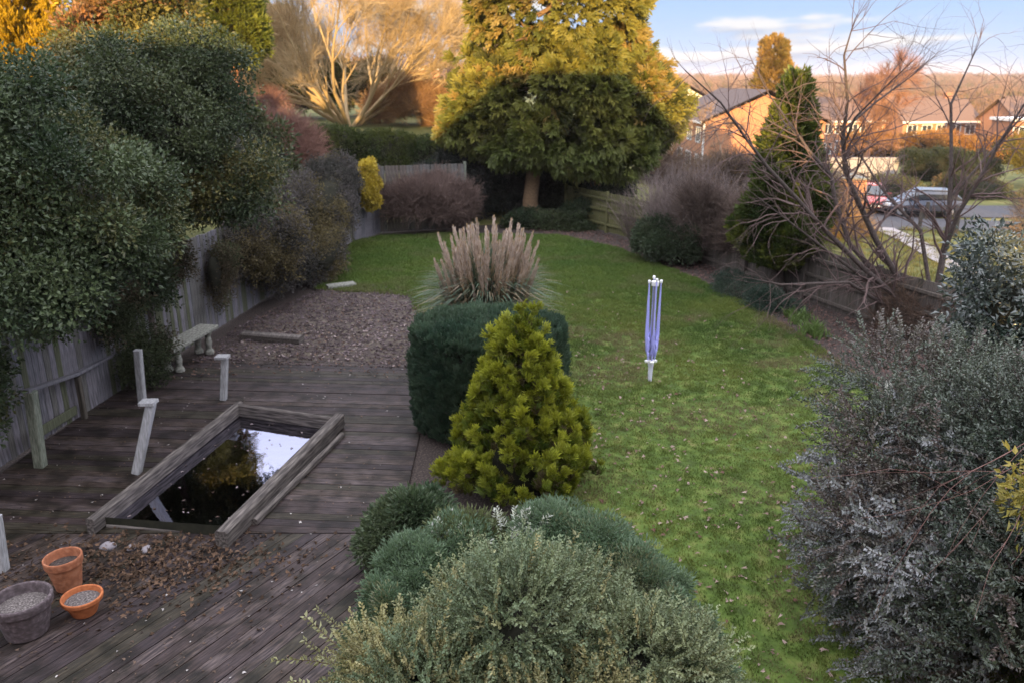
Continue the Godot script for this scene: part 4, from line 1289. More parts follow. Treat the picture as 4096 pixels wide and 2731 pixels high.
		mb.lathe([Vector2(0, -0.03), Vector2(0.03, -0.02), Vector2(0.034, 0.01), Vector2(0, 0.03)], 10, b0 + Vector3(cos(a), 0, sin(a)) * 0.02)
		part("pivot", mb.mesh(), M.white, o)
	var top := MB.new()
	top.lathe([Vector2(0, 1.68), Vector2(0.06, 1.68), Vector2(0.065, 1.75), Vector2(0, 1.76)], 12)
	part("top_cap", top.mesh(), M.white, o)
	mb = MB.new()
	for k in 4:
		for j in 12:
			var t := 0.7 + 0.024 * j
			var p: Vector3 = tips[k][0].lerp(tips[k][1], t)
			var q: Vector3 = tips[(k + 1) % 4][0].lerp(tips[(k + 1) % 4][1], t)
			var y := rnd(0.42, 0.75)
			var out := rnd(1.0, 1.3)
			var pts := []
			var rr := []
			for u in 11:
				var f := u / 10.0
				var side := smoothstep(0.25, 0.75, f)
				var x := p.lerp(q, side)
				var sag := 1.0 - pow(absf(2 * f - 1), 1.4)
				x.y = lerpf(lerpf(p.y, q.y, f), y, sag)
				var belly := lerpf(1.0, out, sin(PI * f))
				pts.append(Vector3(x.x * belly, x.y, x.z * belly) + rdir() * 0.004)
				rr.append(0.009)
			mb.tube(pts, rr, 4, false)
	var ln := part("clothes_line", mb.mesh(), lilac, o)
	ln.set_meta("kind", "stuff")
	# fallen leaves on the lawn
	xf = []
	cols = []
	for p in scatter(M.lawn_poly, 6500, 0.03):
		var c := exp(-pow((p.x - 2.2 - 0.12 * (p.z + 8)) / 2.0, 2)) * clampf((p.z + 20) / 8.0, 0.06, 1)
		if R.randf() > (c + 0.04) * (1.0 + 2.2 * N1.get_noise_2d(p.x * 45, p.z * 45)): continue
		xf.append(toward(Vector3.UP + rdir() * 0.5, rnd(0, TAU), rnd(0.5, 1.7), p))
		cols.append(mixc(Color(0.12, 0.065, 0.045), Color(0.4, 0.3, 0.26), pow(R.randf(), 1.5)))
	many("lawn_leaves", M.leaf_mesh, M.dry, xf, cols, self)

func garden_right() -> void:
	var base := func(x, z): return lerpf(-0.06, -0.2, clampf((x - 5) / 4.0, 0, 1))
	var o := thing("board_fence", "brown board fence down the right side of the lawn", "fence")
	fence(o, Vector2(4.5, -24.6), Vector2(9.3, -12.2), base, 1.35, M.fence_brown, M.fence_brown[0], -1.0)
	var flat := func(_x, _z): return 0.0
	o = thing("board_fence", "mossy yellow green fence behind the big conifer at the garden's end", "fence")
	fence(o, Vector2(2.0, -29.3), Vector2(4.5, -24.9), flat, 1.3, M.fence_green, M.fence_green[0], -1.0)
	# shrubs at the far end
	var twig := clump_twig(7, 0.8, 0.005, 0.35)
	var fine := clump_twig(6, 0.5, 0.0065, 0.8)
	bush("twiggy_shrub", "rounded brown twiggy shrub in front of the far left fence", [[Vector3(-2.95, 0.8, -26.9), Vector3(1.25, 1.0, 0.8)], [Vector3(-2.0, 0.6, -27.3), Vector3(0.8, 0.75, 0.6)]], fine, M.twig, 1900, [0.8, 1.3], Color(0.13, 0.09, 0.075), Color(0.25, 0.175, 0.15), "shrub", 0.2, 0.6, 0.0)
	bush("dark_shrub", "dark purple green shrub left of the big conifer's trunk", [[Vector3(-2.0, 1.3, -29.2), Vector3(1.3, 1.1, 0.9)], [Vector3(-0.8, 0.9, -30.0), Vector3(1.2, 1.0, 0.8)]], clump_ball(24, 0.2, 0.09, 0.04, 0.2, 0.4), M.leaf, 1100, [0.8, 1.4], Color(0.02, 0.03, 0.022), Color(0.06, 0.06, 0.055), "shrub", 0.7, 0.2, 0.8)
	bush("ground_ivy", "low ivy at the foot of the big conifer", [[Vector3(1.5, 0.1, -27.9), Vector3(1.3, 0.45, 0.6)], [Vector3(0.3, 0.1, -28.1), Vector3(0.7, 0.4, 0.5)], [Vector3(2.6, 0.2, -28.4), Vector3(0.8, 0.7, 0.5)]], clump_ball(22, 0.15, 0.07, 0.05, 0.2, 0.4), M.leaf, 900, [0.8, 1.3], Color(0.03, 0.055, 0.025), Color(0.075, 0.095, 0.04), "ivy", 0.6, 0.3, 0.7)
	bush("green_shrub", "rounded leafy green shrub before the bare stems on the right", [[Vector3(4.15, 0.55, -22.5), Vector3(0.75, 0.75, 0.65)], [Vector3(4.7, 0.4, -22.0), Vector3(0.5, 0.55, 0.5)]], clump_ball(26, 0.16, 0.07, 0.04, 0.3, 0.4), M.leaf, 1100, [0.8, 1.3], Color(0.035, 0.06, 0.03), Color(0.085, 0.11, 0.06), "shrub", 0.7, 0.3, 0.8)
	bush("bare_shrub", "tall pale bare stems beside the leafy shrub near the right fence", [[Vector3(4.6, 0.5, -23.4), Vector3(1.0, 0.7, 0.6)], [Vector3(5.4, 0.6, -22.5), Vector3(0.9, 0.7, 0.6)]], clump_twig(8, 1.5, 0.009, 0.25), M.twig, 170, [0.8, 1.2], Color(0.16, 0.125, 0.11), Color(0.3, 0.24, 0.22), "shrub", 0.2, 1.6, 0.0)
	bush("bare_shrub", "dense purple brown twiggy shrub against the right fence", [[Vector3(5.6, 0.9, -22.0), Vector3(0.9, 1.0, 0.7)], [Vector3(6.2, 0.8, -20.9), Vector3(0.7, 0.9, 0.6)]], fine, M.twig, 950, [0.9, 1.5], Color(0.11, 0.08, 0.065), Color(0.23, 0.17, 0.14), "shrub", 0.3, 0.8, 0.0)
	bush("ground_cover", "low dark green cover in the bed under the right conifer", [[Vector3(5.5, 0.0, -18.9), Vector3(0.7, 0.32, 1.0)], [Vector3(5.9, 0.0, -17.8), Vector3(0.6, 0.3, 0.8)]], clump_ball(24, 0.12, 0.05, 0.02, 0.5, 0.4), M.leaf, 900, [0.8, 1.3], Color(0.025, 0.05, 0.035), Color(0.06, 0.085, 0.06), "ground cover", 0.6, 0.4, 0.7)
	bush("undergrowth", "dark evergreen undergrowth in the shade behind the big conifer's trunk", [[Vector3(0.8, 0.7, -31.2), Vector3(1.8, 1.3, 0.8)], [Vector3(3.2, 0.9, -31.0), Vector3(1.8, 1.4, 0.8)], [Vector3(-1.2, 0.8, -31.6), Vector3(1.6, 1.5, 0.8)], [Vector3(2.9, 0.6, -28.6), Vector3(0.7, 0.9, 0.4)]], clump_ball(24, 0.2, 0.09, 0.045, 0.2, 0.4), M.leaf, 1700, [0.8, 1.5], Color(0.014, 0.022, 0.014), Color(0.05, 0.06, 0.03), "shrub", 0.7, 0.2, 0.8)
	var spear := clump_grass(12, 0.26, 0.03, 0.1)
	var xf := []
	var cols := []
	for k in 2:
		var bo := thing("spring_bulbs", ["fresh green bulb leaves nearer the lawn in the right bed", "fresh green bulb leaves farther up the right bed"][k], "bulb leaves", [Vector3(6.1, -0.04, -15.6), Vector3(6.2, -0.04, -16.6)][k], 0.0, "bulb leaves in the right bed")
		xf = []
		cols = []
		for j in 14:
			xf.append(toward(Vector3.UP, rnd(0, TAU), rnd(0.7, 1.2), Vector3(rnd(-0.25, 0.25), 0, rnd(-0.3, 0.3))))
			cols.append(Color(0.11, 0.17, 0.045) * rnd(0.7, 1.1))
		many("leaves", spear, M.leaf, xf, cols, bo)
	# leaf litter in the beds
	xf = []
	cols = []
	for p in scatter(PackedVector2Array([Vector2(6.4, -10), Vector2(8.8, -12.5), Vector2(4.8, -24), Vector2(2.4, -28), Vector2(0.2, -28), Vector2(1.5, -26.1), Vector2(3.4, -23.6), Vector2(5.3, -17.8), Vector2(5.8, -13)]), 5200, 0.0):
		xf.append(toward(Vector3.UP + rdir() * 0.6, rnd(0, TAU), rnd(0.9, 1.8), p))
		cols.append(mixc(Color(0.06, 0.035, 0.03), Color(0.2, 0.12, 0.1), R.randf()))
	many("bed_leaves", M.leaf_mesh, M.dry, xf, cols, self)
	# ---- the big conifer
	o = thing("big_conifer", "huge spreading yellow green conifer at the end of the lawn, sunlit above", "conifer", Vector3(0.75, 0, -28.8))
	stem(o, "trunk", [Vector3(0, -0.2, 0), Vector3(-0.1, 0.8, 0), Vector3(0.05, 2.2, -0.1), Vector3(0.4, 5, -0.6), Vector3(0.7, 9, -0.8), Vector3(0.8, 12, -0.8)], [0.36, 0.27, 0.24, 0.2, 0.13, 0.04], M.bark_warm, 10)
	stem(o, "trunk", [Vector3(2.2, -0.2, 0.2), Vector3(2.25, 1.2, 0), Vector3(1.8, 3.2, -0.4), Vector3(1.6, 6, -0.6)], [0.2, 0.17, 0.14, 0.08], M.bark_warm, 8)
	var lobes := [[Vector3(1.0, 4.2, -1.0), Vector3(4.1, 2.3, 2.5)], [Vector3(0.9, 7.0, -1.2), Vector3(3.4, 3.0, 2.4)], [Vector3(0.8, 10.4, -1.4), Vector3(2.6, 3.4, 2.0)], [Vector3(-1.6, 3.6, -0.6), Vector3(1.7, 1.5, 1.5)], [Vector3(3.6, 3.9, -0.6), Vector3(1.75, 1.6, 1.5)], [Vector3(1.2, 3.0, 0.8), Vector3(2.2, 1.0, 1.0)], [Vector3(3.0, 2.4, 0.5), Vector3(1.3, 0.75, 0.8)], [Vector3(1.5, 2.35, 0.9), Vector3(0.9, 0.55, 0.7)], [Vector3(-0.6, 2.7, 0.4), Vector3(1.2, 0.6, 0.8)]]
	lobes = lumpy(lobes, 18, 0.24, 0.82)
	var cr := crown(lobes, 11500, 0.7, 0.65, 1.2, -0.5, -0.2, 1.1, -1.0, 0.35)
	var kx := []
	var kp := []
	for k in cr[0].size():
		if cr[1][k].y > 7.0 and R.randf() < 0.24 + 0.5 * N1.get_noise_3dv(cr[1][k] * 60.0): continue
		kx.append(cr[0][k])
		kp.append(cr[1][k])
	cr = [kx, kp]
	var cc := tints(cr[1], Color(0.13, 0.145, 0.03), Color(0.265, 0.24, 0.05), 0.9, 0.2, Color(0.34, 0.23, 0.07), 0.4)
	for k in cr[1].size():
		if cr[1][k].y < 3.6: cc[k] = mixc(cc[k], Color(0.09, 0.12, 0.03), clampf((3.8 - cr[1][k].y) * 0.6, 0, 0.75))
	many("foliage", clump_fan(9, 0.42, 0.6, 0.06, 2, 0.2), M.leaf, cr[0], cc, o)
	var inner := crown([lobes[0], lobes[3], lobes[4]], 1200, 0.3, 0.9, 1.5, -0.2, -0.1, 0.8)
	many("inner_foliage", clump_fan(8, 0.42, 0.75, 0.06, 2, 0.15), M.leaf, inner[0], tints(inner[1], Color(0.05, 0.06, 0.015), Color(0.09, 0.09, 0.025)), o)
	for k in 14:
		var h := 2.0 + k * 0.62
		var a := k * 2.4
		var l := 3.2 * (1.0 - k * 0.04)
		stem(o, "limb", [Vector3(0.1, h, -0.3), Vector3(cos(a) * l * 0.5, h + 0.5, sin(a) * l * 0.4 - 0.4), Vector3(cos(a) * l, h + 0.4, sin(a) * l * 0.55 - 0.5)], [0.09, 0.06, 0.02], M.bark_warm, 6)
	# ---- conifer by the right fence
	o = thing("green_conifer", "slim dark green conifer with a pointed top by the right fence", "conifer", Vector3(6.4, -0.1, -19.0))
	stem(o, "trunk", [Vector3(0.1, 0, 0), Vector3(0, 0.7, 0), Vector3(0.05, 2.5, 0), Vector3(0.1, 4.6, 0)], [0.2, 0.15, 0.1, 0.03], M.bark)
	xf = []
	var ps := []
	for k in 3600:
		var h := 0.75 + 4.3 * (1.0 - pow(R.randf(), 0.62))
		var rad := 1.02 * pow(clampf((5.15 - h) / 4.3, 0, 1), 0.85) * minf(1.0, 0.55 + (h - 0.75) * 0.6)
		var a := rnd(0, TAU)
		rad *= 1.0 + 0.22 * sin(a * 3 + h * 2.6) + 0.12 * sin(a * 7 - h * 5)
		rad *= lerpf(0.5, 1.0, sqrt(R.randf()))
		var p := Vector3(cos(a) * rad + 0.03, h, sin(a) * rad)
		xf.append(toward(Vector3(cos(a) * 0.7, 0.8, sin(a) * 0.7) + rdir() * 0.4, rnd(0, TAU), rnd(0.7, 1.3), p))
		ps.append(p)
	for k in 300:
		var h := rnd(3.0, 4.4)
		var rad := 0.32 * (4.5 - h) / 1.5 * sqrt(R.randf())
		var a := rnd(0, TAU)
		var p := Vector3(-0.42 + cos(a) * rad, h - 0.1, 0.2 + sin(a) * rad)
		xf.append(toward(Vector3(cos(a) * 0.4, 1, sin(a) * 0.4), rnd(0, TAU), rnd(0.7, 1.1), p))
		ps.append(p)
	many("foliage", clump_fan(7, 0.3, 0.6, 0.05, 2), M.leaf, xf, tints(ps, Color(0.03, 0.052, 0.014), Color(0.1, 0.13, 0.028), 1.2, 0.25, Color(0.15, 0.17, 0.03), 0.3), o)
	part("inner_branches", core([[Vector3(0, 1.8, 0), Vector3(0.6, 1.1, 0.6)], [Vector3(0, 3.2, 0), Vector3(0.3, 1.2, 0.3)]], 0.9), M.core, o)
	# ---- the bare tree
	o = thing("bare_tree", "wide bare many stemmed tree leaning over the right fence", "tree", Vector3(8.5, -0.1, -16.0))
	var limbs := [
		[0.075, [[8.47, 0.0, -16], [8.01, 0.56, -15.8], [7.01, 1.33, -15.6], [5.89, 2.24, -15.3], [5.45, 2.69, -15.1], [4.66, 3.42, -14.9], [4.11, 3.97, -14.65], [3.56, 4.52, -14.4], [2.89, 5.03, -14.2]]],
		[0.075, [[8.42, 0.03, -16], [8.01, 0.63, -16.2], [6.96, 1.69, -16.4], [6.65, 2.58, -16.6], [6.54, 3.04, -16.75], [6.13, 3.48, -16.9], [5.81, 3.91, -17.1], [5.28, 4.59, -17.3], [4.97, 5.28, -17.5]]],
		[0.085, [[8.51, 0.04, -16], [8.15, 0.61, -15.9], [7.24, 1.87, -15.8], [6.76, 2.58, -15.7], [6.34, 3.23, -15.6], [6.21, 3.86, -15.5], [6.19, 4.52, -15.4], [5.99, 5.32, -15.3], [6.04, 5.84, -15.2]]],
		[0.03, [[6.26, 3.69, -15.5], [6.15, 4.26, -15], [6.48, 4.86, -14.5], [6.71, 5.33, -14]]],
		[0.09, [[8.68, 0.0, -16], [8.76, 1.38, -16.1], [8.87, 2.15, -16.2], [8.82, 3.25, -16.4], [8.67, 4.46, -16.5], [9.03, 5.41, -16.6]]],
		[0.06, [[8.77, 1.39, -16.1], [8.76, 2.37, -15.8], [8.88, 3.08, -15.5], [9.04, 3.85, -15.3], [9.19, 4.45, -15], [9.6, 5.3, -14.7]]],
		[0.055, [[8.63, 0.6, -16], [8.43, 1.94, -16.4], [7.88, 2.6, -16.9], [7.82, 2.81, -17.3], [7.37, 3.6, -17.8], [6.9, 4.4, -18.1]]],
		[0.06, [[8.3, 0.1, -15.9], [7.78, 0.41, -15.8], [6.64, 1.1, -15.4], [5.13, 1.16, -15], [4.42, 1.38, -14.6]]],
		[0.05, [[7.5, 0.9, -15.7], [7.16, 1.1, -15.8], [6.16, 1.74, -15.4], [5.08, 2.46, -15], [4.1, 3.15, -14.6]]],
		[0.035, [[8.8, 2.6, -16.3], [9.5, 3.4, -16.5], [10.2, 4.3, -16.6], [10.6, 5.2, -16.6]]],
		[0.03, [[6.2, 4.0, -15.5], [6.9, 4.5, -15.8], [7.6, 5.0, -16.0], [8.1, 5.4, -16.2]]]]
	M.bark_dark = tri_mat(noise_tex([[0.0, 0.03, 0.023, 0.021], [0.5, 0.08, 0.061, 0.054], [1.0, 0.17, 0.135, 0.12]], 0.035, 5, 8, 256), Vector3(5, 1.2, 5), 0.9)
	var tb := MB.new()
	tb.col = Color(0.14, 0.098, 0.09)
	var tips := []
	for l in limbs:
		var pts := []
		var rr := []
		var n: int = l[1].size()
		for k in n:
			pts.append(Vector3(l[1][k][0] - 8.5, l[1][k][1] + 0.1, l[1][k][2] + 16.0) + rdir() * 0.03)
			rr.append(l[0] * 0.85 * pow(1.0 - 0.92 * k / (n - 1.0), 0.8))
		stem(o, "limb", pts, rr, M.bark_dark, 7)
		for k in range(2, n):
			for j in 6:
				var t := R.randf()
				var at: Vector3 = pts[k - 1].lerp(pts[k], t)
				var dir: Vector3 = ((pts[k] - pts[k - 1]).normalized() + rdir() * 1.05 + Vector3.UP * (0.15 if pts[k].y < 4.2 else -0.35)).normalized()
				branch(tb, at, dir, rnd(0.45, 0.85), rr[k] * 0.5 + 0.003, 2, {"wander": 0.24, "up": -0.02, "taper": 0.62, "kids": 2, "spread": 0.85}, tips)
		branch(tb, pts[n - 1], (pts[n - 1] - pts[n - 2]).normalized(), 0.28, rr[n - 1], 2, {"wander": 0.15, "up": 0.05, "taper": 0.6, "kids": 2, "spread": 0.5}, tips)
	var tw := part("twigs", tb.mesh(), M.twig, o)
	tw.set_meta("kind", "stuff")
	# ---- the big shrub at the right edge
	var spray := clump_spray(30, 0.42, 0.035, 0.02, 0.55, 0.003, Color(0.5, 0.3, 0.25))
	lobes = [[Vector3(4.75, 1.1, -6.4), Vector3(1.55, 1.25, 1.5)], [Vector3(5.2, 1.65, -7.2), Vector3(1.4, 0.75, 1.3)], [Vector3(4.3, 0.7, -5.3), Vector3(1.2, 1.1, 1.1)], [Vector3(5.5, 1.35, -5.6), Vector3(1.3, 1.2, 1.3)]]
	o = bush("cotoneaster_shrub", "large grey green shrub with arching pale leaved sprays at the right edge", lobes, spray, leaf_mat(0.42, 0.25, 0.5), 9000, [0.8, 1.4], Color(0.038, 0.055, 0.038), Color(0.12, 0.14, 0.105), "shrub", 0.6, 0.1, 0.35, Color(0.12, 0.09, 0.08), -0.9, 0.35)
	xf = []
	cols = []
	for k in 1200:
		var p := Vector3(-rnd(0.6, 1.6), rnd(-0.1, 1.4), rnd(-1.2, 1.0))
		if k % 3 == 0: p = Vector3(rnd(-1.0, 1.0), rnd(1.3, 2.0), rnd(-1.2, 0.2))
		xf.append(toward(Vector3(-1.0, rnd(0.0, 0.5), rnd(-0.5, 0.5)), rnd(-0.6, 0.6), rnd(0.8, 1.55), p))
		cols.append(mixc(Color(0.14, 0.15, 0.145), Color(0.36, 0.37, 0.38), R.randf()))
	many("arching_sprays", spray, leaf_mat(0.42, 0.25, 0.5), xf, cols, o)
	var rs := MB.new()
	rs.col = Color(0.2, 0.115, 0.1)
	var ends := []
	for k in 4:
		branch(rs, Vector3(-0.5, 2.45, 1.0) + rdir() * 0.2, Vector3(-1.0, rnd(-0.15, 0.05), rnd(0.05, 0.4)).normalized(), 0.9, 0.006, 2, {"wander": 0.22, "up": -0.05, "taper": 0.6, "kids": 2, "spread": 0.5}, ends)
	var ra := part("red_stems", rs.mesh(), M.twig, o)
	ra.set_meta("kind", "stuff")
	bush("dark_evergreen", "dark leaved shrub with frosted leaf tips above the right edge shrub", [[Vector3(5.75, 2.35, -8.6), Vector3(0.95, 0.75, 0.9)], [Vector3(6.2, 1.6, -8.4), Vector3(1.1, 1.2, 1.0)]], clump_ball(24, 0.16, 0.06, 0.03, 0.2, 0.5), leaf_mat(0.3, 0.2, 0.8), 1500, [0.8, 1.5], Color(0.025, 0.045, 0.03), Color(0.11, 0.13, 0.11), "shrub", 0.55, 0.1, 0.7, null, -0.9, 0.5)
	bush("yellow_leaved_shrub", "yellow green leaved sprig at the lower right edge", [[Vector3(3.46, 2.2, -4.8), Vector3(0.18, 0.28, 0.2)]], clump_ball(16, 0.12, 0.08, 0.035, 0.1, 0.3), M.leaf, 22, [0.7, 1.1], Color(0.16, 0.17, 0.03), Color(0.34, 0.27, 0.06), "shrub", 0.3, 0.0, 0.0, null, -1.0)
	bush("twiggy_shrub", "low brown twiggy growth round the foot of the bare tree", [[Vector3(8.9, 0.3, -15.0), Vector3(0.9, 0.7, 0.7)], [Vector3(8.0, 0.2, -15.6), Vector3(0.5, 0.5, 0.5)]], fine, M.twig, 320, [0.6, 1.2], Color(0.12, 0.08, 0.06), Color(0.22, 0.15, 0.11), "shrub", 0.2, 0.7, 0.0)
	# log edging by the bed
	o = thing("edging_log", "short pale log at the lawn edge behind the right shrub", "log", Vector3(6.15, 0.03, -12.3), -0.5)
	var mb := MB.new()
	mb.tube([Vector3(0, 0, -0.5), Vector3(0.03, 0.01, 0), Vector3(0, 0, 0.5)], [0.06, 0.065, 0.06], 10)
	part("log", mb.mesh(), M.stone, o)

func bare_tree(called: String, label: String, at: Vector3, trunk_r: float, stems: int, length: float, depth: int, opt: Dictionary, tint: Color, lean: float, twig_mesh: Mesh, twig_s: float, per: int, mat: Material) -> void:
	var o := thing(called, label, "tree", at)
	var tips := []
	for k in stems:
		var mb := MB.new()
		mb.col = tint * rnd(0.9, 1.1)
		var a := TAU * k / stems + rnd(-0.3, 0.3)
		var d := Vector3(cos(a) * lean, 1, sin(a) * lean * 0.7) if stems > 1 else Vector3(0, 1, 0)
		branch(mb, Vector3(cos(a), 0, sin(a)) * trunk_r * 0.5 - Vector3.UP * 0.3, d.normalized(), length, trunk_r, depth, opt, tips)
		part("limb" if stems > 1 else "trunk", mb.mesh(), mat, o)
	var xf := []
	var cols := []
	for t in tips:
		for j in per:
			xf.append(toward(t[1] + rdir() * 0.35, rnd(0, TAU), twig_s * rnd(0.7, 1.3), t[0] - t[1] * twig_s * 0.2 * j))
			cols.append(tint * rnd(0.8, 1.3))
	many("twigs", twig_mesh, M.twig, xf, cols, o)

func background() -> void:
	var fine := clump_twig(8, 0.8, 0.008, 0.75)
	# ---- behind the left fence
	var lobes := [[Vector3(-10.6, 1.7, -38.2), Vector3(1.9, 1.5, 1.0)], [Vector3(-8.2, 1.6, -38.2), Vector3(1.9, 1.4, 1.0)], [Vector3(-5.9, 1.45, -38.2), Vector3(1.9, 1.3, 1.0)], [Vector3(-3.8, 1.2, -38.2), Vector3(1.9, 1.2, 1.0)], [Vector3(-1.6, 1.2, -38.2), Vector3(1.9, 1.2, 1.0)]]
	bush("garden_hedge", "long dark green hedge behind the far left fence", lobes, clump_ball(24, 0.22, 0.09, 0.05, 0.3, 0.35), M.leaf, 3000, [0.9, 1.4], Color(0.035, 0.06, 0.015), Color(0.1, 0.115, 0.025), "hedge", 0.8, 0.3, 0.9, null, -0.35, 0.18, -2.0, 8, 0.3)
	bush("reddish_shrub", "pinkish brown twiggy shrub left of the hedge", [[Vector3(-9.6, 2.2, -35.0), Vector3(1.6, 1.5, 1.2)], [Vector3(-11.0, 2.6, -36.0), Vector3(1.4, 1.6, 1.2)]], fine, M.twig, 900, [0.8, 1.3], Color(0.18, 0.09, 0.075), Color(0.3, 0.17, 0.13), "shrub", 0.3, 0.5, 0.0)
	bush("orange_brush", "low sunlit orange brush behind the hedge beside the big conifer", [[Vector3(-5.2, 3.4, -46.0), Vector3(1.6, 1.5, 1.2)], [Vector3(-3.2, 3.2, -46.5), Vector3(1.6, 1.4, 1.2)], [Vector3(-7.0, 3.2, -47.0), Vector3(1.3, 1.2, 1.1)]], fine, M.twig, 1100, [0.9, 1.5], Color(0.28, 0.15, 0.07), Color(0.42, 0.26, 0.13), "shrub", 0.3, 0.5, 0.0)
	bare_tree("willow_tree", "great bare willow glowing gold behind the hedge", at_land(-9.0, -46.0), 0.14, 15, 3.1, 5, {"wander": 0.13, "up": 0.02, "taper": 0.72, "kids": 2, "spread": 0.5}, Color(0.42, 0.31, 0.17), 1.5, clump_twig(6, 1.0, 0.008, 0.45), 1.0, 2, M.twig)
	# evergreens behind it
	var ever := clump_ball(24, 0.34, 0.16, 0.07, 0.3, 0.4)
	bush("evergreen_shrub", "dark green evergreen behind the willow's left limbs", [[Vector3(-12.6, 4.6, -52.0), Vector3(2.4, 2.0, 1.8)], [Vector3(-14.6, 6.0, -52.5), Vector3(1.9, 3.6, 1.8)]], ever, M.leaf, 1600, [0.9, 1.5], Color(0.06, 0.08, 0.02), Color(0.14, 0.15, 0.04), "shrub", 0.7, 0.3, 0.8)
	bush("evergreen_shrub", "mid green evergreen bank low behind the willow's trunk", [[Vector3(-8.0, 4.0, -55.0), Vector3(3.2, 1.6, 1.6)], [Vector3(-3.5, 3.6, -57.0), Vector3(3.0, 1.4, 1.6)]], ever, M.leaf, 1500, [0.9, 1.5], Color(0.07, 0.07, 0.02), Color(0.2, 0.14, 0.05), "shrub", 0.7, 0.3, 0.8)
	var o := thing("pine_tree", "tall bright green pine on an orange trunk left of the willow", "tree", at_land(-11.7, -35.5))
	stem(o, "trunk", [Vector3(0, -0.4, 0), Vector3(-0.1, 2.5, 0), Vector3(0.05, 5.0, 0), Vector3(0.1, 8.4, 0)], [0.34, 0.29, 0.26, 0.1], tri_mat(noise_tex([[0.1, 0.25, 0.11, 0.06], [0.9, 0.46, 0.24, 0.14]], 0.04, 4, 95, 128), Vector3(3, 1, 3), 0.9))
	var cr := crown([[Vector3(0.1, 6.9, 0), Vector3(1.15, 1.9, 1.2)], [Vector3(-0.3, 8.1, 0), Vector3(1.1, 1.2, 1.1)], [Vector3(0.7, 5.9, 0.3), Vector3(0.8, 0.9, 0.8)]], 1300, 0.55, 0.9, 1.5, 0.3)
	many("foliage", clump_fan(8, 0.4, 0.9, 0.05, 2), M.leaf, cr[0], tints(cr[1], Color(0.09, 0.12, 0.02), Color(0.18, 0.2, 0.03)), o)
	# golden conifer at the top left
	o = thing("golden_cypress", "tall orange gold conifer lit by the sun at the top left corner", "conifer", at_land(-13.9, -24.5))
	stem(o, "trunk", [Vector3(0, -0.3, 0), Vector3(0, 5, 0), Vector3(0, 8.5, 0)], [0.22, 0.14, 0.04], M.bark)
	var xf := []
	var cols := []
	for k in 1500:
		var h := rnd(2.0, 9.0)
		var a := rnd(0, TAU)
		var rad := 1.75 * pow(clampf((9.6 - h) / 7.0, 0, 1), 0.8) * (0.75 + 0.35 * sin(a * 4 + h * 2.2)) * rnd(0.7, 1.0)
		xf.append(toward(Vector3(cos(a) * 0.6, 1.0, sin(a) * 0.6) + rdir() * 0.25, rnd(0, TAU), rnd(0.8, 1.3), Vector3(cos(a) * rad, h, sin(a) * rad)))
		cols.append(mixc(Color(0.26, 0.17, 0.015), Color(0.55, 0.36, 0.02), R.randf()))
	many("foliage", clump_fan(7, 0.42, 0.5, 0.06, 2), M.leaf, xf, cols, o)
	# bare trees behind the left evergreens
	var tw2 := clump_twig(7, 0.9, 0.012, 0.7)
	var opt := {"wander": 0.2, "up": 0.05, "taper": 0.62, "kids": 2, "spread": 0.7}
	bare_tree("bare_tree", "brown bare tree behind the gold conifer at the top left", at_land(-16.5, -31.0), 0.2, 1, 3.4, 5, opt, Color(0.2, 0.14, 0.11), 0.0, tw2, 1.0, 2, M.twig)
	bare_tree("bare_tree", "bare tree with pale twigs between gold conifer and pine", at_land(-17.5, -44.0), 0.22, 1, 3.6, 5, opt, Color(0.26, 0.18, 0.13), 0.0, tw2, 1.0, 2, M.twig)
	bare_tree("bare_tree", "pink brown bare tree between the willow and the big conifer", at_land(-6.0, -75.0), 0.3, 1, 4.2, 5, opt, Color(0.3, 0.18, 0.13), 0.0, tw2, 1.4, 2, M.twig)
	bush("rusty_shrub", "small rusty red shrub glimpsed above the hollies", [[Vector3(-11.5, 4.85, -23.5), Vector3(0.7, 0.5, 0.5)]], clump_ball(22, 0.2, 0.08, 0.05, 0.2, 0.3), M.leaf, 160, [0.8, 1.3], Color(0.24, 0.07, 0.045), Color(0.4, 0.14, 0.08), "shrub", 0.6, 0.2, 0.7, null, -1.0)
	bush("dark_backdrop_tree", "dark evergreen filling the gap behind the left hollies", [[Vector3(-12.5, 3.4, -26.0), Vector3(3.0, 2.0, 1.8)], [Vector3(-8.6, 2.4, -25.5), Vector3(2.0, 1.9, 1.6)]], ever, M.leaf, 1400, [0.8, 1.4], Color(0.03, 0.045, 0.02), Color(0.08, 0.09, 0.035), "tree", 0.7, 0.2, 0.85, null, -1.0)
	# ---- houses on the right
	o = thing("brick_house", "brick house with a sunlit gable and shaded white windows beyond the conifer", "house", Vector3(18.9, land(18.9, -62), -69))
	var gy: float = o.position.y
	house(o, 9.0, 14.0, 1.9 - gy, 4.0 - gy, "z", M.brick_orange, M.roof)
	for z in [-5.0, -1.5, 2.0, 5.2]:
		window(o, Vector3(-4.53, 0.9 - gy, z), 1.5, 1.2, PI / 2)
		window(o, Vector3(-4.53, -1.5 - gy, z), 1.3 if z > 3 else 1.9, 1.9, PI / 2)
	var pb := MB.new()
	pb.tube([Vector3(-4.56, -0.3, 7.06), Vector3(-4.56, 1.8 - gy, 7.06)], [0.08, 0.08], 8)
	part("drainpipe", pb.mesh(), M.white, o)
	o = thing("brick_house", "house with a yellow lit gable peeping past the big conifer", "house", Vector3(17.5, land(17.5, -88), -92))
	gy = o.position.y
	house(o, 9.0, 8.0, 2.2 - gy, 4.7 - gy, "z", M.render_wall, M.roof_brown)
	window(o, Vector3(0.5, 3.2 - gy, 4.05), 0.9, 0.9)
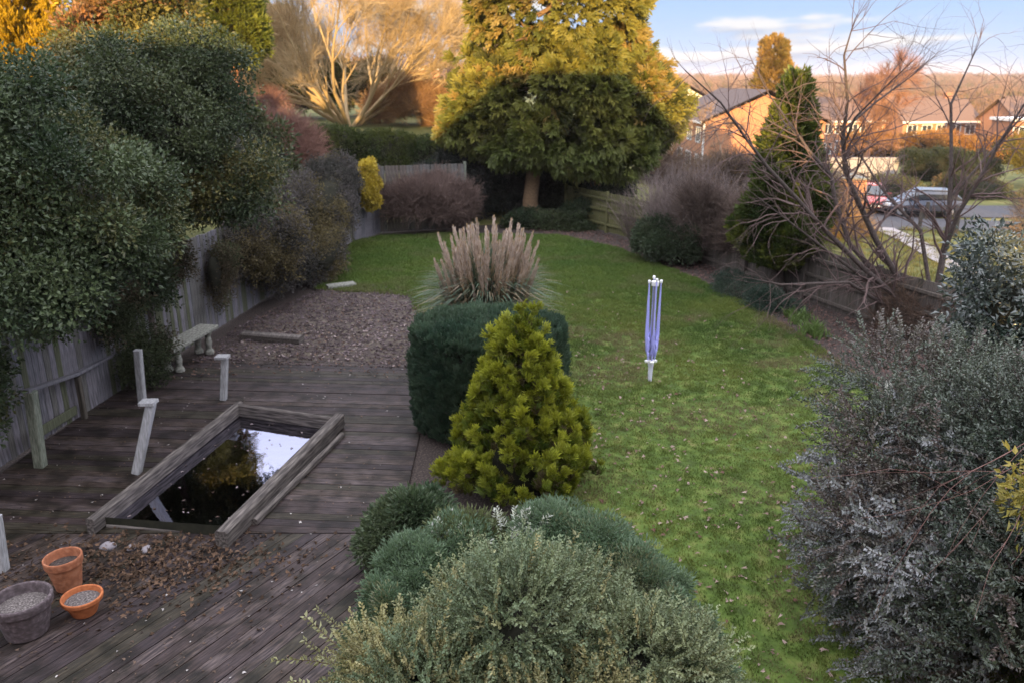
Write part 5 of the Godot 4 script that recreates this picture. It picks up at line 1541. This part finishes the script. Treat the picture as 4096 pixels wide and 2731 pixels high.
	var rows := [
		["terraced house with a red brick front nearest the slim conifer", 44.0, -112.0, 9.0, "x"], ["terraced house of orange brick behind the orange hedge", 54.5, -110.0, 10.5, "x"],
		["terraced house with a gable wing behind the bare tree", 64.5, -104.0, 8.5, "x"], ["terraced house at the far right end of the row", 74.5, -102.0, 10.5, "x"]]
	for r in rows:
		o = thing("terraced_house", r[0], "house", Vector3(r[1], land(r[1], r[2]), r[2]), 0.12, "terraced houses beyond the road")
		house(o, 7.5, r[3], 4.9, 7.4, r[4], M.brick_orange, M.roof_brown)
		for k in 5:
			window(o, Vector3((k - 2) * r[3] * 0.19, 3.9, 3.79), 1.4, 1.3)
			window(o, Vector3((k - 2) * r[3] * 0.19, 1.4, 3.79), 1.5 if k % 2 == 0 else 0.95, 1.5 if k % 2 == 0 else 2.1, 0.0, 1 if k % 2 == 0 else 0)
		var cb := MB.new()
		cb.box(Vector3(r[3] * 0.3, 7.6, -0.6), Vector3(0.9, 1.6, 0.6))
		part("chimney", cb.mesh(), M.brick, o)
	var gx := 56.0
	for k in 6:
		var hx: float = [50.0, 66.0, 84.0, 98.0, 72.0, 112.0][k]
		var hz: float = [-138.0, -136.0, -134.0, -150.0, -172.0, -175.0][k]
		o = thing("distant_house", ["distant brown roofed house left of the tall bare stem", "distant brown roofed house behind the row's gable wing", "distant brown roofed house behind the right stem", "distant house at the right edge below the woods", "higher distant house in the middle of the right woods", "highest distant house at the right edge"][k], "house", Vector3(hx, land(hx, hz), hz), 0.1 * k, "distant houses on the right")
		house(o, 8, 12, 4.6, 7.8, "x" if k % 3 else "z", M.brick_orange, M.roof_brown)
		window(o, Vector3(-2, 3.4, 4.05 if k % 3 else 6.05), 1.6, 1.3)
		window(o, Vector3(2, 3.4, 4.05 if k % 3 else 6.05), 1.6, 1.3)
	for k in 2:
		var hx: float = [-15.0, -19.5][k]
		o = thing("distant_house", ["small far red brick house with a white fascia beside the big conifer", "small far white house seen through the willow"][k], "house", Vector3(hx, land(hx, -150), -150), 0.0, "distant houses on the left")
		house(o, 6, 6, 3.0, 4.6, "x", [M.brick_orange, M.render_wall][k], M.roof)
		window(o, Vector3(0, 1.6, 3.05), 2.0, 1.2)
	# ---- road side
	o = thing("brick_outbuilding", "small sunlit brick garage wall at the near end of the parking bay", "outbuilding", Vector3(18.3, land(18.3, -45) - 0.02, -45.6))
	var mb := MB.new()
	mb.box(Vector3(0, 0.95, 0), Vector3(2.2, 2.3, 2.4))
	part("wall", mb.mesh(), M.brick_orange, o)
	mb = MB.new()
	mb.box(Vector3(0, 2.15, 0), Vector3(2.4, 0.09, 2.6))
	part("coping", mb.mesh(), M.stone, o)
	mb = MB.new()
	mb.box(Vector3(-1.5, 0.5, 0.2), Vector3(0.78, 1.4, 0.3))
	part("low_wall", mb.mesh(), M.brick_orange, o)
	o = thing("parked_car", "red hatchback parked nose out beside the brick garage wall", "car", Vector3(21.0, land(21.0, -46) + 0.05, -47.6), deg_to_rad(-102), "cars in the parking bay")
	var red := flat_mat(lin(0.5, 0.03, 0.02), 0.25)
	red.clearcoat_enabled = true
	red.clearcoat = 1.0
	red.clearcoat_roughness = 0.05
	car(o, red)
	o = thing("parked_car", "dark grey estate car parked right of the red hatchback", "car", Vector3(22.9, land(22.9, -45.5) + 0.05, -45.2), deg_to_rad(172), "cars in the parking bay")
	var grey := flat_mat(lin(0.06, 0.065, 0.085), 0.25, 0.4)
	grey.clearcoat_enabled = true
	grey.clearcoat = 1.0
	grey.clearcoat_roughness = 0.05
	car(o, grey)
	o = thing("parked_car", "far red car in front of the terrace, left of the tall bare stem", "car", Vector3(40.5, land(40.5, -100) + 0.05, -100), deg_to_rad(-95))
	car(o, red)
	for k in 4:
		var p: Vector2 = [Vector2(20.6, -40.4), Vector2(20.3, -36.5), Vector2(19.6, -32.5), Vector2(22.5, -43.6)][k]
		o = thing("bollard_post", ["dark wooden bollard in front of the grey car", "dark wooden bollard nearer along the verge", "dark wooden bollard nearest on the verge", "dark wooden bollard by the road's far kerb"][k], "bollard", at_land(p.x, p.y), 0.0, "bollards on the verge")
		mb = MB.new()
		mb.bar(Vector3(0, -0.2, 0), Vector3(0, 1.0, 0), 0.16, 0.16, 0.03)
		part("shaft", mb.mesh(), M.fence_brown[2], o)
	o = thing("low_wall", "pale rendered low wall behind the parked cars", "wall", at_land(28.5, -62.0))
	mb = MB.new()
	mb.box(Vector3(-2.5, 0.7, 0), Vector3(6.5, 2.0, 0.25))
	part("wall", mb.mesh(), M.path, o)
	var hl := clump_ball(24, 0.25, 0.1, 0.06, 0.3, 0.35)
	bush("roadside_hedge", "dark clipped hedge behind the grey car", [[Vector3(32.0, -1.4, -62.0), Vector3(2.4, 1.5, 1.3)], [Vector3(34.8, -1.5, -61.5), Vector3(2.0, 1.4, 1.3)]], hl, M.leaf, 1200, [0.9, 1.4], Color(0.025, 0.04, 0.02), Color(0.06, 0.075, 0.04), "hedge", 0.8, 0.3, 0.9)
	bush("verge_hedge", "rough green bank of shrubs above the parked cars", [[Vector3(24.0, -2.2, -53.0), Vector3(3.5, 1.3, 1.3)], [Vector3(29.5, -2.4, -52.5), Vector3(3.5, 1.4, 1.3)], [Vector3(34.0, -2.4, -51.0), Vector3(2.4, 1.3, 1.2)]], hl, M.leaf, 1900, [0.9, 1.4], Color(0.05, 0.065, 0.025), Color(0.13, 0.12, 0.05), "hedge", 0.7, 0.3, 0.85, Color(0.18, 0.1, 0.07))
	bush("orange_hedge", "orange sunlit beech hedge before the terrace", [[Vector3(40.5, -2.6, -92.0), Vector3(4.0, 1.9, 1.5)], [Vector3(47.5, -2.4, -92.0), Vector3(4.2, 2.2, 1.5)], [Vector3(54.0, -2.4, -90.0), Vector3(3.6, 2.0, 1.5)]], clump_ball(24, 0.4, 0.16, 0.1, 0.3, 0.35), M.leaf, 1600, [0.9, 1.5], Color(0.28, 0.12, 0.035), Color(0.46, 0.24, 0.06), "hedge", 0.75, 0.3, 0.85)
	bush("golden_hedge", "tall olive gold hedge at the right edge beyond the road", [[Vector3(38.5, -0.6, -58.0), Vector3(3.0, 2.4, 1.6)], [Vector3(43.5, -0.2, -57.0), Vector3(3.0, 2.6, 1.6)]], hl, M.leaf, 1700, [0.9, 1.5], Color(0.11, 0.1, 0.02), Color(0.24, 0.19, 0.03), "hedge", 0.7, 0.3, 0.85)
	bush("beech_shrub", "copper leaved shrub by the road at the right edge", [[Vector3(27.6, -1.0, -40.0), Vector3(1.4, 1.4, 1.1)], [Vector3(29.4, -0.8, -39.2), Vector3(1.4, 1.7, 1.1)]], hl, M.leaf, 700, [0.7, 1.1], Color(0.22, 0.12, 0.03), Color(0.36, 0.23, 0.06), "shrub", 0.6, 0.3, 0.75)
	bush("verge_thicket", "leafless thicket on the verge at the right edge", [[Vector3(19.5, -0.6, -28.5), Vector3(1.7, 1.2, 1.4)], [Vector3(21.5, -0.8, -31.0), Vector3(1.8, 1.2, 1.4)]], fine, M.twig, 420, [0.8, 1.4], Color(0.12, 0.09, 0.07), Color(0.24, 0.18, 0.13), "shrub", 0.2, 0.7, 0.0)
	bush("brown_thicket", "brown thicket behind the right fence below the brick house", [[Vector3(9.5, -0.2, -33.0), Vector3(3.0, 1.6, 1.8)], [Vector3(13.0, -0.6, -36.0), Vector3(3.0, 1.6, 1.8)], [Vector3(7.5, 0.2, -36.0), Vector3(2.2, 1.6, 1.6)], [Vector3(12.0, -0.6, -44.0), Vector3(2.2, 1.6, 1.6)]], fine, M.twig, 2400, [0.9, 1.6], Color(0.1, 0.075, 0.06), Color(0.24, 0.17, 0.12), "shrub", 0.2, 0.5, 0.6, Color(0.34, 0.2, 0.06))
	o = thing("brick_outbuilding", "dark brick annexe with a white window and pale brick base by the terrace", "outbuilding", at_land(56.5, -92.5))
	mb = MB.new()
	mb.box(Vector3(0, 2.2, 0), Vector3(4.0, 5.2, 4.0))
	part("wall", mb.mesh(), M.brick, o)
	mb = MB.new()
	mb.box(Vector3(0, 4.9, 0), Vector3(4.4, 0.3, 4.4))
	part("flat_roof", mb.mesh(), M.white, o)
	window(o, Vector3(-1.2, 3.4, 2.03), 1.3, 1.6)
	o = thing("white_sign", "small white sign board on a pole among the distant roofs", "sign", at_land(76.0, -120.0))
	mb = MB.new()
	mb.tube([Vector3(0, -0.5, 0), Vector3(0, 6.6, 0)], [0.1, 0.1], 8)
	part("pole", mb.mesh(), M.steel, o)
	mb = MB.new()
	mb.box(Vector3(0, 7.4, 0.1), Vector3(2.2, 1.7, 0.12))
	part("board", mb.mesh(), M.white, o)
	# trees among the roofs
	o = thing("golden_conifer", "golden conifer rising above the distant roofs left of the slim green conifer's tip", "conifer", at_land(29.5, -95))
	gy = o.position.y
	stem(o, "trunk", [Vector3(0, -0.3, 0), Vector3(0, 8, 0)], [0.3, 0.1], M.bark_warm)
	cr = crown([[Vector3(0, 8.2, 0), Vector3(2.1, 4.0, 1.8)], [Vector3(-0.3, 11.6, 0), Vector3(1.3, 2.1, 1.2)]], 800, 0.6, 1.4, 2.2, 0.6)
	many("foliage", clump_fan(7, 0.45, 0.6, 0.08, 2), M.leaf, cr[0], tints(cr[1], Color(0.16, 0.12, 0.03), Color(0.36, 0.22, 0.06)), o)
	bare_tree("bare_tree", "orange lit bare tree behind the tall dark stem", at_land(37.0, -86.0), 0.3, 1, 4.0, 5, opt, Color(0.34, 0.17, 0.11), 0.0, tw2, 1.5, 3, M.twig)
	bare_tree("bare_tree", "orange bare tree in front of the far roofs, left of the tall stem", at_land(33.0, -78.0), 0.25, 1, 2.6, 5, opt, Color(0.36, 0.19, 0.11), 0.0, tw2, 1.2, 3, M.twig)
	bare_tree("bare_tree", "slim bare tree before the brick house gable", at_land(13.5, -52.0), 0.16, 1, 2.1, 5, opt, Color(0.3, 0.2, 0.13), 0.0, tw2, 0.8, 2, M.twig)
	bare_tree("bare_tree", "bare brown tree at the right edge over the terrace", at_land(60.0, -84.0), 0.25, 1, 2.6, 5, opt, Color(0.3, 0.19, 0.11), 0.0, tw2, 1.2, 2, M.twig)
	# woods on the far slopes
	xf = []
	cols = []
	var puff := clump_twig(16, 5.0, 0.22, 0.9)
	for k in 9000:
		var d := 170.0 + 1500.0 * pow(R.randf(), 1.7)
		var x := d * rnd(-0.32, 0.75)
		var z := -d
		if d < 330 and x > -20 and x < 125 and R.randf() < 0.6: continue
		xf.append(toward(Vector3.UP, rnd(0, TAU), rnd(0.7, 1.3) * (0.8 + d / 1500.0), at_land(x, z) + Vector3.UP * 0.5))
		cols.append(mixc(Color(0.17, 0.1, 0.055), Color(0.32, 0.19, 0.11), R.randf()) if R.randf() < 0.85 else Color(0.1, 0.1, 0.035))
	many("distant_woods", puff, M.twig, xf, cols, self)
